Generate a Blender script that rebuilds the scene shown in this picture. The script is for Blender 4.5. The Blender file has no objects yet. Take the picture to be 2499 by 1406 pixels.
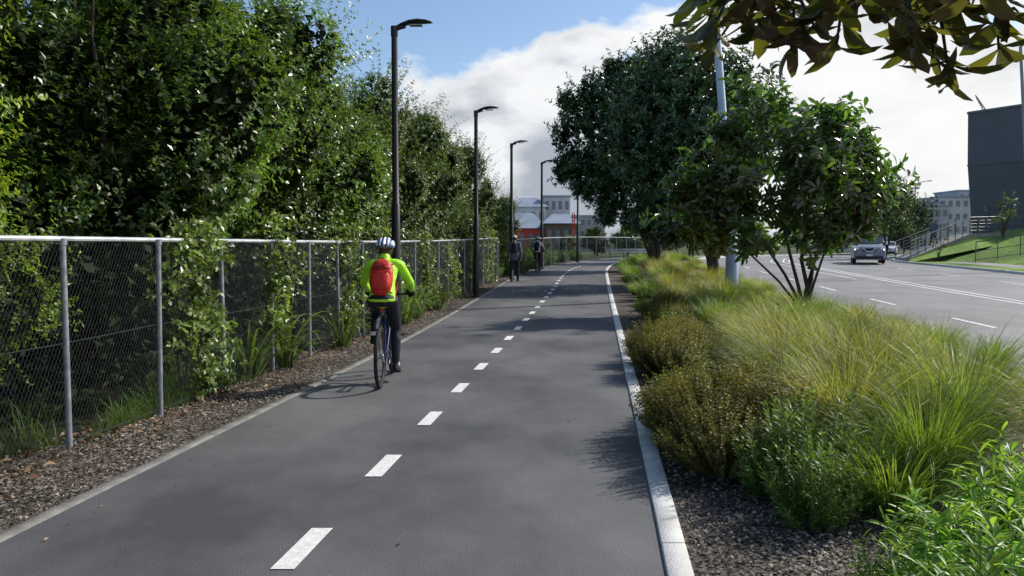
import bpy, bmesh, math, random
import numpy as np
from mathutils import Vector, Matrix

random.seed(7)
scene = bpy.context.scene
COL = scene.collection
scene.view_settings.view_transform = 'Standard'
scene.view_settings.look = 'None'
scene.view_settings.exposure = 0

# ------------------------------------------------------------------ terrain
def gz(y):
    t = np.clip((np.asarray(y, float) - 10.0) / 50.0, 0, 1)
    return 0.62 * t * t * (3 - 2 * t)
def gzf(y): return float(gz(y))
def rx(r, y): return (r + 0.1141 * y) / 0.9935      # straight line parallel to the path

YS = np.concatenate([np.arange(-12, 100, 0.5)])
def curve(pre, pts, ybreak):
    ys = list(np.arange(-14, ybreak, 1.0)); xs = [pre(y) for y in ys]
    for (y, x) in pts: ys.append(y); xs.append(x)
    dense = np.arange(-14, 110, 0.5)
    v = np.interp(dense, ys, xs)
    last = ys[-1]; sl = (xs[-1] - xs[-2]) / (ys[-1] - ys[-2])
    v = np.where(dense > last, xs[-1] + (dense - last) * sl, v)
    k = 9; pad = np.concatenate([v[0] - (v[1] - v[0]) * np.arange(k // 2, 0, -1), v, v[-1] + (v[-1] - v[-2]) * np.arange(1, k // 2 + 1)])
    sm = np.convolve(pad, np.ones(k) / k, 'valid')
    return lambda y: np.interp(y, dense, sm)
pathR = curve(lambda y: rx(0.33 - 0.005 * max(0, y - 6), y), [(33, 4.0), (38.5, 4.65), (44, 5.6), (50, 7.2), (58, 11.2), (65.5, 17), (75, 28)], 28)
pathL = curve(lambda y: rx(-3.2 - 0.02 * max(0, y - 12), y), [(33, .2), (38, 1.0), (42.5, 2.1), (46.5, 3.5), (53, 5.8), (60, 8.8), (68, 14), (78, 24)], 28)
roadN = curve(lambda y: rx(5.1, y), [(50, 11.6), (60, 15), (70, 21), (80, 30), (90, 44)], 40)
roadF = curve(lambda y: rx(19.4, y), [(50, 25.0), (62, 30), (72, 39), (80, 52)], 38)
def roadfrac(f): return lambda y: roadN(y) * (1 - f) + roadF(y) * f

# ------------------------------------------------------------------ materials
def newmat(name):
    m = bpy.data.materials.new(name); m.use_nodes = True
    nt = m.node_tree; nt.nodes.clear()
    out = nt.nodes.new('ShaderNodeOutputMaterial')
    b = nt.nodes.new('ShaderNodeBsdfPrincipled')
    nt.links.new(b.outputs[0], out.inputs[0])
    return m, nt, b, out
def c4(c): return (c[0], c[1], c[2], 1)
def mat(name, col, rough=0.6, var=0.15, scale=6.0, metal=0.0, bump=0.0, bscale=60, spec=0.4, joints=False):
    m, nt, b, out = newmat(name)
    tc = nt.nodes.new('ShaderNodeTexCoord')
    n = nt.nodes.new('ShaderNodeTexNoise'); n.inputs['Scale'].default_value = scale; n.inputs['Detail'].default_value = 6
    nt.links.new(tc.outputs['Object'], n.inputs['Vector'])
    r = nt.nodes.new('ShaderNodeValToRGB')
    r.color_ramp.elements[0].position = .3; r.color_ramp.elements[1].position = .7
    r.color_ramp.elements[0].color = c4([max(0, x * (1 - var)) for x in col])
    r.color_ramp.elements[1].color = c4([min(1, x * (1 + var)) for x in col])
    nt.links.new(n.outputs[0], r.inputs[0]); src = r.outputs[0]
    if joints:
        sx = nt.nodes.new('ShaderNodeSeparateXYZ'); nt.links.new(tc.outputs['Object'], sx.inputs[0])
        a = nt.nodes.new('ShaderNodeMath'); a.operation = 'FRACT'; nt.links.new(sx.outputs[1], a.inputs[0])
        g = nt.nodes.new('ShaderNodeMath'); g.operation = 'LESS_THAN'; g.inputs[1].default_value = .012; nt.links.new(a.outputs[0], g.inputs[0])
        mj = nt.nodes.new('ShaderNodeMix'); mj.data_type = 'RGBA'; nt.links.new(g.outputs[0], mj.inputs[0]); nt.links.new(src, mj.inputs[6]); mj.inputs[7].default_value = (.16, .155, .15, 1)
        src = mj.outputs[2]
    nt.links.new(src, b.inputs['Base Color'])
    b.inputs['Roughness'].default_value = rough; b.inputs['Metallic'].default_value = metal
    b.inputs['Specular IOR Level'].default_value = spec
    if bump:
        n2 = nt.nodes.new('ShaderNodeTexNoise'); n2.inputs['Scale'].default_value = bscale; n2.inputs['Detail'].default_value = 5
        nt.links.new(tc.outputs['Object'], n2.inputs['Vector'])
        bp = nt.nodes.new('ShaderNodeBump'); bp.inputs['Strength'].default_value = bump; bp.inputs['Distance'].default_value = .02
        nt.links.new(n2.outputs[0], bp.inputs['Height']); nt.links.new(bp.outputs[0], b.inputs['Normal'])
    return m
def leafmat(name, a, c, trans=0.3, rough=0.45, spec=0.5, back=None, nscale=0.8, lo=.6, hi=1.35):
    m, nt, b, out = newmat(name)
    geo = nt.nodes.new('ShaderNodeNewGeometry')
    r = nt.nodes.new('ShaderNodeValToRGB')
    r.color_ramp.elements[0].color = c4(a); r.color_ramp.elements[1].color = c4(c)
    nt.links.new(geo.outputs['Random Per Island'], r.inputs[0])
    n = nt.nodes.new('ShaderNodeTexNoise'); n.inputs['Scale'].default_value = nscale; n.inputs['Detail'].default_value = 3
    nt.links.new(geo.outputs['Position'], n.inputs['Vector'])
    mr = nt.nodes.new('ShaderNodeMapRange'); mr.inputs[1].default_value = .35; mr.inputs[2].default_value = .65
    mr.inputs[3].default_value = lo; mr.inputs[4].default_value = hi
    nt.links.new(n.outputs[0], mr.inputs[0])
    mx = nt.nodes.new('ShaderNodeMix'); mx.data_type = 'RGBA'; mx.blend_type = 'MULTIPLY'; mx.inputs[0].default_value = 1
    nt.links.new(r.outputs[0], mx.inputs[6]); nt.links.new(mr.outputs[0], mx.inputs[7])
    src = mx.outputs[2]
    if back:
        mb = nt.nodes.new('ShaderNodeMix'); mb.data_type = 'RGBA'
        nt.links.new(geo.outputs['Backfacing'], mb.inputs[0]); nt.links.new(src, mb.inputs[6]); mb.inputs[7].default_value = c4(back)
        src = mb.outputs[2]
    nt.links.new(src, b.inputs['Base Color'])
    b.inputs['Roughness'].default_value = rough; b.inputs['Specular IOR Level'].default_value = spec
    tr = nt.nodes.new('ShaderNodeBsdfTranslucent')
    g = nt.nodes.new('ShaderNodeMix'); g.data_type = 'RGBA'; g.blend_type = 'MULTIPLY'; g.inputs[0].default_value = 1
    nt.links.new(mx.outputs[2], g.inputs[6]); g.inputs[7].default_value = (2.2, 2.0, .7, 1)
    nt.links.new(g.outputs[2], tr.inputs[0])
    ms = nt.nodes.new('ShaderNodeMixShader'); ms.inputs[0].default_value = trans
    nt.links.new(b.outputs[0], ms.inputs[1]); nt.links.new(tr.outputs[0], ms.inputs[2]); nt.links.new(ms.outputs[0], out.inputs[0])
    return m

def asphalt(name, c0, c1, rough=.75, stains_shade=True):
    m, nt, b, out = newmat(name)
    geo = nt.nodes.new('ShaderNodeNewGeometry')
    n1 = nt.nodes.new('ShaderNodeTexNoise'); n1.inputs['Scale'].default_value = .5; n1.inputs['Detail'].default_value = 8; n1.inputs['Roughness'].default_value = .6
    n2 = nt.nodes.new('ShaderNodeTexNoise'); n2.inputs['Scale'].default_value = 120; n2.inputs['Detail'].default_value = 3
    n3 = nt.nodes.new('ShaderNodeTexVoronoi'); n3.inputs['Scale'].default_value = 110
    mp = nt.nodes.new('ShaderNodeMapping'); mp.inputs['Scale'].default_value = (1, .7, 1); mp.inputs['Rotation'].default_value = (0, 0, .11)
    nt.links.new(geo.outputs['Position'], mp.inputs[0]); nt.links.new(mp.outputs[0], n1.inputs['Vector'])
    for k in (n2, n3): nt.links.new(geo.outputs['Position'], k.inputs['Vector'])
    r = nt.nodes.new('ShaderNodeValToRGB')
    r.color_ramp.elements[0].position = .38; r.color_ramp.elements[1].position = .62
    r.color_ramp.elements[0].color = c4(c0); r.color_ramp.elements[1].color = c4(c1)
    nt.links.new(n1.outputs[0], r.inputs[0])
    mr = nt.nodes.new('ShaderNodeMapRange'); mr.inputs[1].default_value = .3; mr.inputs[2].default_value = .7; mr.inputs[3].default_value = .72; mr.inputs[4].default_value = 1.3
    nt.links.new(n2.outputs[0], mr.inputs[0])
    mx = nt.nodes.new('ShaderNodeMix'); mx.data_type = 'RGBA'; mx.blend_type = 'MULTIPLY'; mx.inputs[0].default_value = 1
    nt.links.new(r.outputs[0], mx.inputs[6]); nt.links.new(mr.outputs[0], mx.inputs[7])
    nt.links.new(mx.outputs[2], b.inputs['Base Color'])
    b.inputs['Roughness'].default_value = rough; b.inputs['Specular IOR Level'].default_value = .35
    bp = nt.nodes.new('ShaderNodeBump'); bp.inputs['Strength'].default_value = .3; bp.inputs['Distance'].default_value = .005
    nt.links.new(n3.outputs[0], bp.inputs['Height']); nt.links.new(bp.outputs[0], b.inputs['Normal'])
    return m
def multi(name, cols, scale, rough=.9, bump=.6, bd=.02, big=None):
    m, nt, b, out = newmat(name)
    geo = nt.nodes.new('ShaderNodeNewGeometry')
    v = nt.nodes.new('ShaderNodeTexVoronoi'); v.inputs['Scale'].default_value = scale
    nt.links.new(geo.outputs['Position'], v.inputs['Vector'])
    r = nt.nodes.new('ShaderNodeValToRGB'); cr = r.color_ramp
    for i, c in enumerate(cols):
        e = cr.elements[i] if i < 2 else cr.elements.new(i / (len(cols) - 1))
        e.position = i / (len(cols) - 1); e.color = c4(c)
    sx = nt.nodes.new('ShaderNodeSeparateColor'); nt.links.new(v.outputs['Color'], sx.inputs[0]); nt.links.new(sx.outputs[0], r.inputs[0])
    n = nt.nodes.new('ShaderNodeTexNoise'); n.inputs['Scale'].default_value = big or 1.2; n.inputs['Detail'].default_value = 5
    nt.links.new(geo.outputs['Position'], n.inputs['Vector'])
    mr = nt.nodes.new('ShaderNodeMapRange'); mr.inputs[1].default_value = .3; mr.inputs[2].default_value = .7; mr.inputs[3].default_value = .55; mr.inputs[4].default_value = 1.3
    nt.links.new(n.outputs[0], mr.inputs[0])
    mx = nt.nodes.new('ShaderNodeMix'); mx.data_type = 'RGBA'; mx.blend_type = 'MULTIPLY'; mx.inputs[0].default_value = 1
    nt.links.new(r.outputs[0], mx.inputs[6]); nt.links.new(mr.outputs[0], mx.inputs[7]); nt.links.new(mx.outputs[2], b.inputs['Base Color'])
    b.inputs['Roughness'].default_value = rough; b.inputs['Specular IOR Level'].default_value = .2
    bp = nt.nodes.new('ShaderNodeBump'); bp.inputs['Strength'].default_value = bump; bp.inputs['Distance'].default_value = bd
    nt.links.new(v.outputs['Distance'], bp.inputs['Height']); nt.links.new(bp.outputs[0], b.inputs['Normal'])
    return m

M = {}
M['path'] = asphalt('path_asphalt', (.060, .062, .067), (.142, .142, .144))  # wide tonal range paints soft shadow bands on the path, besides stains
M['road'] = asphalt('road_asphalt', (.17, .17, .175), (.24, .24, .245), .7)  # grey lifted so that sun glare sits in the base colour
M['paint'] = mat('white_paint', (.74, .74, .72), .6, .16, 25, bump=.3, bscale=150)
M['paintold'] = mat('worn_paint', (.30, .30, .295), .7, .35, 18)
M['kerb'] = mat('kerb_concrete', (.60, .60, .58), .8, .2, 3, bump=.4, bscale=90, joints=True)
M['edge'] = mat('edge_concrete', (.20, .195, .18), .85, .35, 7, bump=.5, bscale=90)
M['mulch'] = multi('bark_mulch', [(.03, .024, .02), (.09, .075, .06), (.16, .135, .11), (.06, .05, .042), (.24, .21, .18)], 45)
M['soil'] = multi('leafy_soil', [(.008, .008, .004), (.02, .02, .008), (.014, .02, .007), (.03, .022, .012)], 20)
M['ground'] = multi('rough_grass_ground', [(.04, .07, .015), (.06, .09, .02), (.05, .06, .02)], 4)
M['lawn'] = multi('lawn_grass', [(.10, .19, .03), (.15, .26, .04), (.19, .28, .06)], 6, big=.25, bump=.3)
M['galv'] = mat('galvanised_steel', (.27, .30, .34), .5, .3, 20, metal=.4)
M['rail'] = mat('fence_rail_white', (.52, .55, .58), .45, .28, 8, metal=.2)
M['wire'] = mat('fence_wire', (.10, .11, .125), .5, .2, 10, metal=.5)
M['black'] = mat('black_paint', (.012, .012, .014), .42, .3, 4)
M['bark'] = mat('bark', (.05, .04, .032), .9, .5, 9, bump=.8, bscale=30)
M['barkg'] = mat('bark_grey', (.10, .085, .07), .9, .45, 9, bump=.8, bscale=30)
M['bluepole'] = mat('pole_grey_blue', (.38, .46, .60), .45, .15, 3, metal=.2)
M['greypole'] = mat('pole_grey', (.24, .25, .27), .45, .15, 3, metal=.2)
M['hedge'] = leafmat('hedge_leaf', (.038, .10, .022), (.175, .28, .06), .27, .36, .6, nscale=.55, lo=.38, hi=1.4)
M['hedgeshade'] = leafmat('hedge_leaf_painted_shade', (.008, .017, .005), (.022, .038, .011), .08, .7, .15)  # shade between the leaf masses put into a near-black leaf colour
M['hedgeb'] = leafmat('hedge_leaf_yellow', (.08, .17, .024), (.27, .38, .07), .32, .36, .6, nscale=.9)
M['hedgec'] = leafmat('hedge_leaf_olive', (.048, .095, .030), (.165, .235, .085), .25, .42, .5, nscale=.55, lo=.45, hi=1.35)
M['vine'] = leafmat('vine_leaf', (.05, .12, .025), (.25, .33, .085), .28, .36, .6, nscale=2, lo=.5)
M['mag'] = leafmat('magnolia_leaf', (.024, .085, .024), (.11, .23, .05), .32, .22, 1.0, back=(.09, .085, .03))
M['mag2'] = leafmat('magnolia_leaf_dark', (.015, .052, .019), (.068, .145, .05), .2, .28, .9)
M['magy'] = leafmat('magnolia_leaf_backlit', (.05, .085, .012), (.19, .20, .02), .45, .3, .6)
M['over'] = leafmat('overhang_leaf', (.028, .045, .012), (.095, .105, .02), .4, .25, .7, back=(.095, .045, .025), nscale=3)
M['tus'] = leafmat('tussock_blade', (.09, .13, .03), (.36, .36, .13), .38, .5, .35, nscale=1.2, lo=.55)
M['tusg'] = leafmat('tussock_green_blade', (.06, .15, .022), (.26, .35, .09), .36, .45, .35, nscale=1.2, lo=.55)
M['olive'] = leafmat('olive_shrub_leaf', (.08, .085, .018), (.24, .23, .055), .3, .5, .3, nscale=3, lo=.5)
M['greens'] = leafmat('green_shrub_leaf', (.05, .12, .026), (.17, .28, .065), .32, .45, .3, nscale=3, lo=.45)
M['herb'] = leafmat('herb_leaf', (.10, .24, .035), (.27, .44, .09), .4, .42, .4, nscale=2.5, lo=.5)
M['flax'] = leafmat('flax_blade', (.05, .12, .03), (.22, .30, .10), .25, .35, .5)
M['grassd'] = leafmat('shade_grass', (.045, .11, .02), (.14, .24, .04), .35, .5, .3, nscale=1.5, lo=.25)  # deeper green with noise patches: shade and sunny bits painted into the blades
M['chips'] = leafmat('mulch_chip', (.06, .048, .04), (.36, .32, .28), .0, .85, .2)
M['deadleaf'] = leafmat('dead_leaf', (.13, .07, .04), (.40, .29, .20), .1, .7, .2)
M['skin'] = mat('skin', (.45, .27, .19), .5, .08, 8)
M['hair'] = mat('hair', (.05, .035, .025), .7, .3, 20)
M['lime'] = mat('jacket_lime', (.42, .86, .03), .55, .10, 7, bump=.9, bscale=11)
M['redbag'] = mat('backpack_red', (.52, .028, .015), .55, .28, 9, bump=.6, bscale=16)
M['redbag2'] = mat('backpack_red_dark', (.20, .012, .01), .55, .18, 9)
M['tights'] = mat('tights_navy', (.010, .011, .022), .6, .3, 6, bump=.5, bscale=14)
M['navy'] = mat('navy_fabric', (.015, .018, .032), .75, .3, 6)
M['greyfab'] = mat('grey_fabric', (.10, .12, .17), .8, .25, 6)
M['whitefab'] = mat('white_fabric', (.7, .7, .7), .7, .1, 6)
M['helmw'] = mat('helmet_white', (.70, .74, .80), .3, .05, 6)
M['helmb'] = mat('helmet_blue', (.04, .09, .30), .3, .1, 6)
M['rubber'] = mat('rubber', (.012, .012, .012), .8, .2, 20)
M['alloy'] = mat('alloy', (.35, .36, .38), .35, .1, 20, metal=.8)
M['frameb'] = mat('frame_blue', (.010, .018, .10), .3, .1, 6)
M['frameg'] = mat('frame_grey', (.06, .06, .07), .35, .1, 6)
M['darkclad'] = mat('dark_cladding', (.10, .108, .13), .6, .12, .3)
M['glass'] = mat('window_glass', (.03, .04, .05), .08, .2, 1, spec=.8)
M['hazeglass'] = mat('distant_window_glass', (.16, .18, .21), .3, .2, 1, spec=.5)
M['cargrey'] = mat('car_paint_grey', (.17, .20, .26), .22, .1, 2, spec=.9)
M['carwhite'] = mat('car_paint_white', (.68, .70, .72), .25, .05, 2, spec=.6)
M['lampw'] = mat('headlight_lens', (.85, .87, .9), .1, .05, 4, spec=.8)
M['lampon'] = mat('headlight_lit', (.85, .87, .9), .1, .05, 4, spec=.8)
bn = [q for q in M['lampon'].node_tree.nodes if q.type == 'BSDF_PRINCIPLED'][0]; bn.inputs['Emission Color'].default_value = (1, .98, .92, 1); bn.inputs['Emission Strength'].default_value = 2.0
M['wallw'] = mat('wall_white', (.52, .54, .57), .8, .12, .6)
M['wallg'] = mat('wall_grey', (.40, .43, .47), .8, .12, .6)
M['wallbr'] = mat('wall_brown', (.13, .10, .085), .8, .2, .6)
M['redp'] = mat('red_panel', (.46, .05, .045), .6, .3, .8)
M['roofg'] = mat('roof_grey', (.26, .31, .38), .55, .15, .6)
M['conc'] = mat('concrete', (.27, .265, .25), .85, .15, 1.2)
M['railg'] = mat('railing_grey', (.13, .14, .15), .5, .1, 5, metal=.3)

# ------------------------------------------------------------------ mesh helpers
def link(o, parent=None):
    COL.objects.link(o)
    if parent: o.parent = parent
    return o
def np_mesh(name, V, F, mats, mi=None, smooth=False, parent=None):
    V = np.asarray(V, np.float32); F = np.asarray(F, np.int32)
    me = bpy.data.meshes.new(name); k = F.shape[1]
    me.vertices.add(len(V)); me.vertices.foreach_set('co', V.ravel())
    me.loops.add(F.size); me.loops.foreach_set('vertex_index', F.ravel())
    me.polygons.add(len(F)); me.polygons.foreach_set('loop_start', np.arange(0, F.size, k, dtype=np.int32))
    me.polygons.foreach_set('loop_total', np.full(len(F), k, np.int32))
    for m in (mats if isinstance(mats, (list, tuple)) else [mats]): me.materials.append(m)
    if mi is not None: me.polygons.foreach_set('material_index', np.asarray(mi, np.int32))
    if smooth: me.polygons.foreach_set('use_smooth', np.ones(len(F), bool))
    me.update(calc_edges=True); me.validate()
    return link(bpy.data.objects.new(name, me), parent)
def tag(o, label, cat, group=None):
    o["label"] = label; o["category"] = cat
    if group: o["group"] = group
    return o
def struct(o): o["kind"] = "structure"; return o
def stuff(o, label=None, cat=None):
    o["kind"] = "stuff"
    if label: o["label"] = label; o["category"] = cat
    return o
def empty(name, loc=(0, 0, 0), rz=0, parent=None):
    e = bpy.data.objects.new(name, None); e.location = loc; e.rotation_euler = (0, 0, rz); e.empty_display_size = .2
    return link(e, parent)
def clone(root, loc=None, rz=None, sc=None):
    def rec(o, par):
        n = o.copy(); COL.objects.link(n)
        if par: n.parent = par
        for ch in list(o.children): rec(ch, n)
        return n
    n = rec(root, None)
    if loc is not None: n.location = loc
    if rz is not None: n.rotation_euler = (0, 0, rz)
    if sc is not None: n.scale = sc if hasattr(sc, '__len__') else (sc, sc, sc)
    return n

class MB:
    def __init__(s): s.v = []; s.f = []; s.m = []; s.cur = 0
    def add(s, V, F):
        o = len(s.v); s.v += [tuple(map(float, p)) for p in V]; s.f += [tuple(i + o for i in f) for f in F]; s.m += [s.cur] * len(F)
    def tube(s, pts, rad, n=8, cap=True):
        pts = [Vector(p) for p in pts]
        if not hasattr(rad, '__len__'): rad = [rad] * len(pts)
        V = []; F = []; a = None
        for i, p in enumerate(pts):
            d = (pts[min(i + 1, len(pts) - 1)] - pts[max(i - 1, 0)])
            if d.length < 1e-9: d = Vector((0, 0, 1))
            d.normalize()
            if a is None: a = d.orthogonal().normalized()
            else:
                a = a - d * a.dot(d)
                a = a.normalized() if a.length > 1e-6 else d.orthogonal().normalized()
            b = d.cross(a)
            for k in range(n):
                t = 2 * math.pi * k / n
                V.append(p + (a * math.cos(t) + b * math.sin(t)) * rad[i])
        for i in range(len(pts) - 1):
            for k in range(n):
                k2 = (k + 1) % n
                F.append((i * n + k, i * n + k2, (i + 1) * n + k2, (i + 1) * n + k))
        if cap:
            F.append(tuple(range(n - 1, -1, -1))); L = (len(pts) - 1) * n; F.append(tuple(range(L, L + n)))
        s.add(V, F)
    def box(s, c, sz, rot=None):
        V = []
        for z in (-.5, .5):
            for (x, y) in ((-.5, -.5), (.5, -.5), (.5, .5), (-.5, .5)):
                p = Vector((x * sz[0], y * sz[1], z * sz[2]))
                if rot is not None: p = rot @ p
                V.append(p + Vector(c))
        s.add(V, [(3, 2, 1, 0), (4, 5, 6, 7), (0, 1, 5, 4), (1, 2, 6, 5), (2, 3, 7, 6), (3, 0, 4, 7)])
    def ring(s, c, R, r, n=32, m=8, ax='x', r2=None):
        V = []; F = []; r2 = r2 or r
        for i in range(n):
            t = 2 * math.pi * i / n
            for j in range(m):
                q = 2 * math.pi * j / m
                a = (R + r * math.cos(q)); h = r2 * math.sin(q)
                if ax == 'x': V.append((c[0] + h, c[1] + a * math.cos(t), c[2] + a * math.sin(t)))
                else: V.append((c[0] + a * math.cos(t), c[1] + a * math.sin(t), c[2] + h))
        for i in range(n):
            for j in range(m):
                F.append((i * m + j, i * m + (j + 1) % m, ((i + 1) % n) * m + (j + 1) % m, ((i + 1) % n) * m + j))
        s.add(V, F)
    def ell(s, c, rad, nu=16, nv=10, p=1.0, rot=None):
        V = []; F = []
        def sp(x): return math.copysign(abs(x) ** p, x)
        for j in range(nv + 1):
            ph = math.pi * j / nv
            for i in range(nu):
                t = 2 * math.pi * i / nu
                q = Vector((rad[0] * sp(math.sin(ph)) * sp(math.cos(t)), rad[1] * sp(math.sin(ph)) * sp(math.sin(t)), rad[2] * sp(math.cos(ph))))
                if rot is not None: q = rot @ q
                V.append(q + Vector(c))
        for j in range(nv):
            for i in range(nu):
                i2 = (i + 1) % nu
                F.append((j * nu + i, (j + 1) * nu + i, (j + 1) * nu + i2, j * nu + i2))
        s.add(V, F)
    def obj(s, name, mats, parent=None, smooth=True, loc=None):
        me = bpy.data.meshes.new(name); me.from_pydata(s.v, [], s.f)
        for m in (mats if isinstance(mats, (list, tuple)) else [mats]): me.materials.append(m)
        me.polygons.foreach_set('material_index', s.m)
        me.update()
        bm = bmesh.new(); bm.from_mesh(me); bmesh.ops.remove_doubles(bm, verts=bm.verts, dist=1e-6)
        bm.to_mesh(me); bm.free()
        if smooth:
            me.polygons.foreach_set('use_smooth', [True] * len(me.polygons))
            try: me.set_sharp_from_angle(angle=math.radians(40))
            except Exception: pass
        o = link(bpy.data.objects.new(name, me), parent)
        if loc is not None: o.location = loc
        return o

# ------------------------------------------------------------------ ground sheets
def strip(name, f1, f2, off, m, y0=-12, y1=99, nx=1):
    ys = YS[(YS >= y0) & (YS <= y1)]
    if ys[0] > y0: ys = np.concatenate([[y0], ys])
    if ys[-1] < y1: ys = np.concatenate([ys, [y1]])
    V = []; F = []
    for y in ys:
        a = float(f1(y)); b = float(f2(y))
        for k in range(nx + 1): V.append((a + (b - a) * k / nx, y, gzf(y) + off))
    n = nx + 1
    for i in range(len(ys) - 1):
        for k in range(nx): F.append((i * n + k, i * n + k + 1, (i + 1) * n + k + 1, (i + 1) * n + k))
    return np_mesh(name, V, F, m)
def prism(name, f1, f2, zb, zt, m, y0, y1):
    ys = YS[(YS >= y0) & (YS <= y1)]
    V = []; F = []
    for y in ys:
        a = float(f1(y)); b = float(f2(y)); g = gzf(y)
        V += [(a, y, g + zb), (a, y, g + zt - .008), (a + .008, y, g + zt), (b - .008, y, g + zt), (b, y, g + zt - .008), (b, y, g + zb)]
    for i in range(len(ys) - 1):
        for k in range(5): F.append((i * 6 + k, (i + 1) * 6 + k, (i + 1) * 6 + k + 1, i * 6 + k + 1))
    o = np_mesh(name, V, [f[::-1] for f in F], m)
    return o

gy = np.concatenate([[-400, -60], YS, [140, 300, 1000, 4000]])
gx = [-4000, -800, -100, -20, -5, 0, 5, 20, 60, 150, 800, 4000]
V = [(x, y, gzf(y) - .10) for y in gy for x in gx]; n = len(gx)
F = [(i * n + k, i * n + k + 1, (i + 1) * n + k + 1, (i + 1) * n + k) for i in range(len(gy) - 1) for k in range(n - 1)]
struct(np_mesh('ground', V, F, M['ground']))
pl = lambda y: pathL(y); pr = lambda y: pathR(y)
struct(strip('path', pl, pr, 0, M['path'], nx=4))
struct(prism('path_edging', lambda y: pl(y) - .10, pl, -.09, .010, M['edge'], -12, 75))
struct(prism('path_kerb', pr, lambda y: pr(y) + .13, -.09, .020, M['kerb'], -12, 75))
struct(strip('mulch_strip', lambda y: pl(y) - 1.15, lambda y: pl(y) - .10, -.012, M['mulch'], y1=60))
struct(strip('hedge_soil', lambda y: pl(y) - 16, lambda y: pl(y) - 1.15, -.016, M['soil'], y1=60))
struct(strip('planting_bed', lambda y: pr(y) + .13, lambda y: roadN(y) - .15, -.004, M['mulch'], y1=75))
struct(prism('road_kerb', lambda y: roadN(y) - .15, roadN, -.09, .03, M['kerb'], -12, 90))
struct(strip('road', roadN, roadF, -.085, M['road'], nx=6, y1=92))
struct(prism('far_road_kerb', roadF, lambda y: roadF(y) + .15, -.09, .03, M['kerb'], -12, 80))
struct(strip('grass_verge', lambda y: roadF(y) + .15, lambda y: roadF(y) + 2.2, .0, M['lawn'], y1=79))
struct(strip('pavement', lambda y: roadF(y) + 2.2, lambda y: roadF(y) + 4.2, .004, M['conc'], y1=49))

def quadstrip(name, f, w, y0, y1, off, m):
    V = []; ys = np.linspace(y0, y1, max(2, int((y1 - y0) / 1.0) + 1))
    for y in ys: V += [(float(f(y)) - w / 2, y, gzf(y) + off), (float(f(y)) + w / 2, y, gzf(y) + off)]
    F = [(2 * i, 2 * i + 1, 2 * i + 3, 2 * i + 2) for i in range(len(ys) - 1)]
    return np_mesh(name, V, F, m)
V = []; F = []
y = 3.73 - 1.53 * 2
while y < 46:
    if y < 28: cx = lambda q: rx(-1.55, q)
    else: cx = lambda q: (float(pathL(q)) + float(pathR(q))) / 2 + .06
    o = len(V)
    for q in (y, y + .55):
        V += [(cx(q) - .06, q, gzf(q) + .005), (cx(q) + .06, q, gzf(q) + .005)]
    F.append((o, o + 1, o + 3, o + 2)); y += 1.52
struct(np_mesh('path_centre_markings', V, F, M['paint']))
V = []; F = []
for k in range(-1, 14):
    y = 15.4 + k * 5.25; f = roadfrac(.196); o = len(V)
    for q in (y, y + 1.9): V += [(float(f(q)) - .06, q, gzf(q) - .08), (float(f(q)) + .06, q, gzf(q) - .08)]
    F.append((o, o + 1, o + 3, o + 2))
for k in range(0, 12):
    y = 13 + k * 5.25; f = roadfrac(.75); o = len(V)
    for q in (y, y + 1.9): V += [(float(f(q)) - .06, q, gzf(q) - .08), (float(f(q)) + .06, q, gzf(q) - .08)]
    F.append((o, o + 1, o + 3, o + 2))
struct(np_mesh('lane_dash_markings', V, F, M['paint']))
struct(quadstrip('road_centre_line', roadfrac(.445), .12, 4, 85, -.08, M['paint']))
struct(quadstrip('road_median_line', roadfrac(.475), .12, 4, 85, -.08, M['paint']))
struct(quadstrip('road_inner_line', roadfrac(.385), .10, 32, 85, -.08, M['paint']))
struct(quadstrip('road_edge_line', lambda y: roadN(y) + .35, .10, -5, 85, -.08, M['paint']))

def bike_symbol(name, cx, cy):
    mb = MB()
    def seg(p, q, w=.05):
        d = (Vector(q) - Vector(p)); nrm = Vector((-d.y, d.x)).normalized() * w / 2
        P = [Vector(p) + nrm, Vector(p) - nrm, Vector(q) - nrm, Vector(q) + nrm]
        mb.add([(cx + a.x, cy + a.y, gzf(cy + a.y) + .006) for a in P], [(0, 1, 2, 3)])
    for ox in (-.32, .32):
        R = []
        for i in range(20):
            t = 2 * math.pi * i / 20; R.append((ox + .22 * math.cos(t), .55 * math.sin(t)))
        for i in range(20): seg(R[i], R[(i + 1) % 20])
    for a, b in (((-.32, 0), (-.12, .8)), ((-.12, .8), (.22, .85)), ((.22, .85), (.32, 0)), ((-.12, .8), (0, 0)), ((0, 0), (.22, .85)), ((-.32, 0), (0, 0))): seg(a, b)
    struct(mb.obj(name, M['paintold'], smooth=False))
bike_symbol('cycle_symbol_marking', .55, 24.6)
bike_symbol('cycle_symbol_marking', 2.3, 25.4)

V = []; F = []
xs = np.linspace(0, 1, 14); ysb = np.arange(-5, 76, 1.5)
for y in ysb:
    x0 = float(roadF(y)) + (4.2 if y < 49 else 2.2)
    for t in xs:
        x = x0 + t * 40; h = 2.5 * min(1, max(0, (x - x0) / 8.5)); h = h * h * (3 - 2 * h / 2.5) / 2.5 if h < 2.5 else 2.5
        V.append((x, y, gzf(y) - .02 + h))
n = len(xs)
for i in range(len(ysb) - 1):
    for k in range(n - 1): F.append((i * n + k, i * n + k + 1, (i + 1) * n + k + 1, (i + 1) * n + k))
struct(np_mesh('grass_bank', V, F, M['lawn'], smooth=True))

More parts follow.
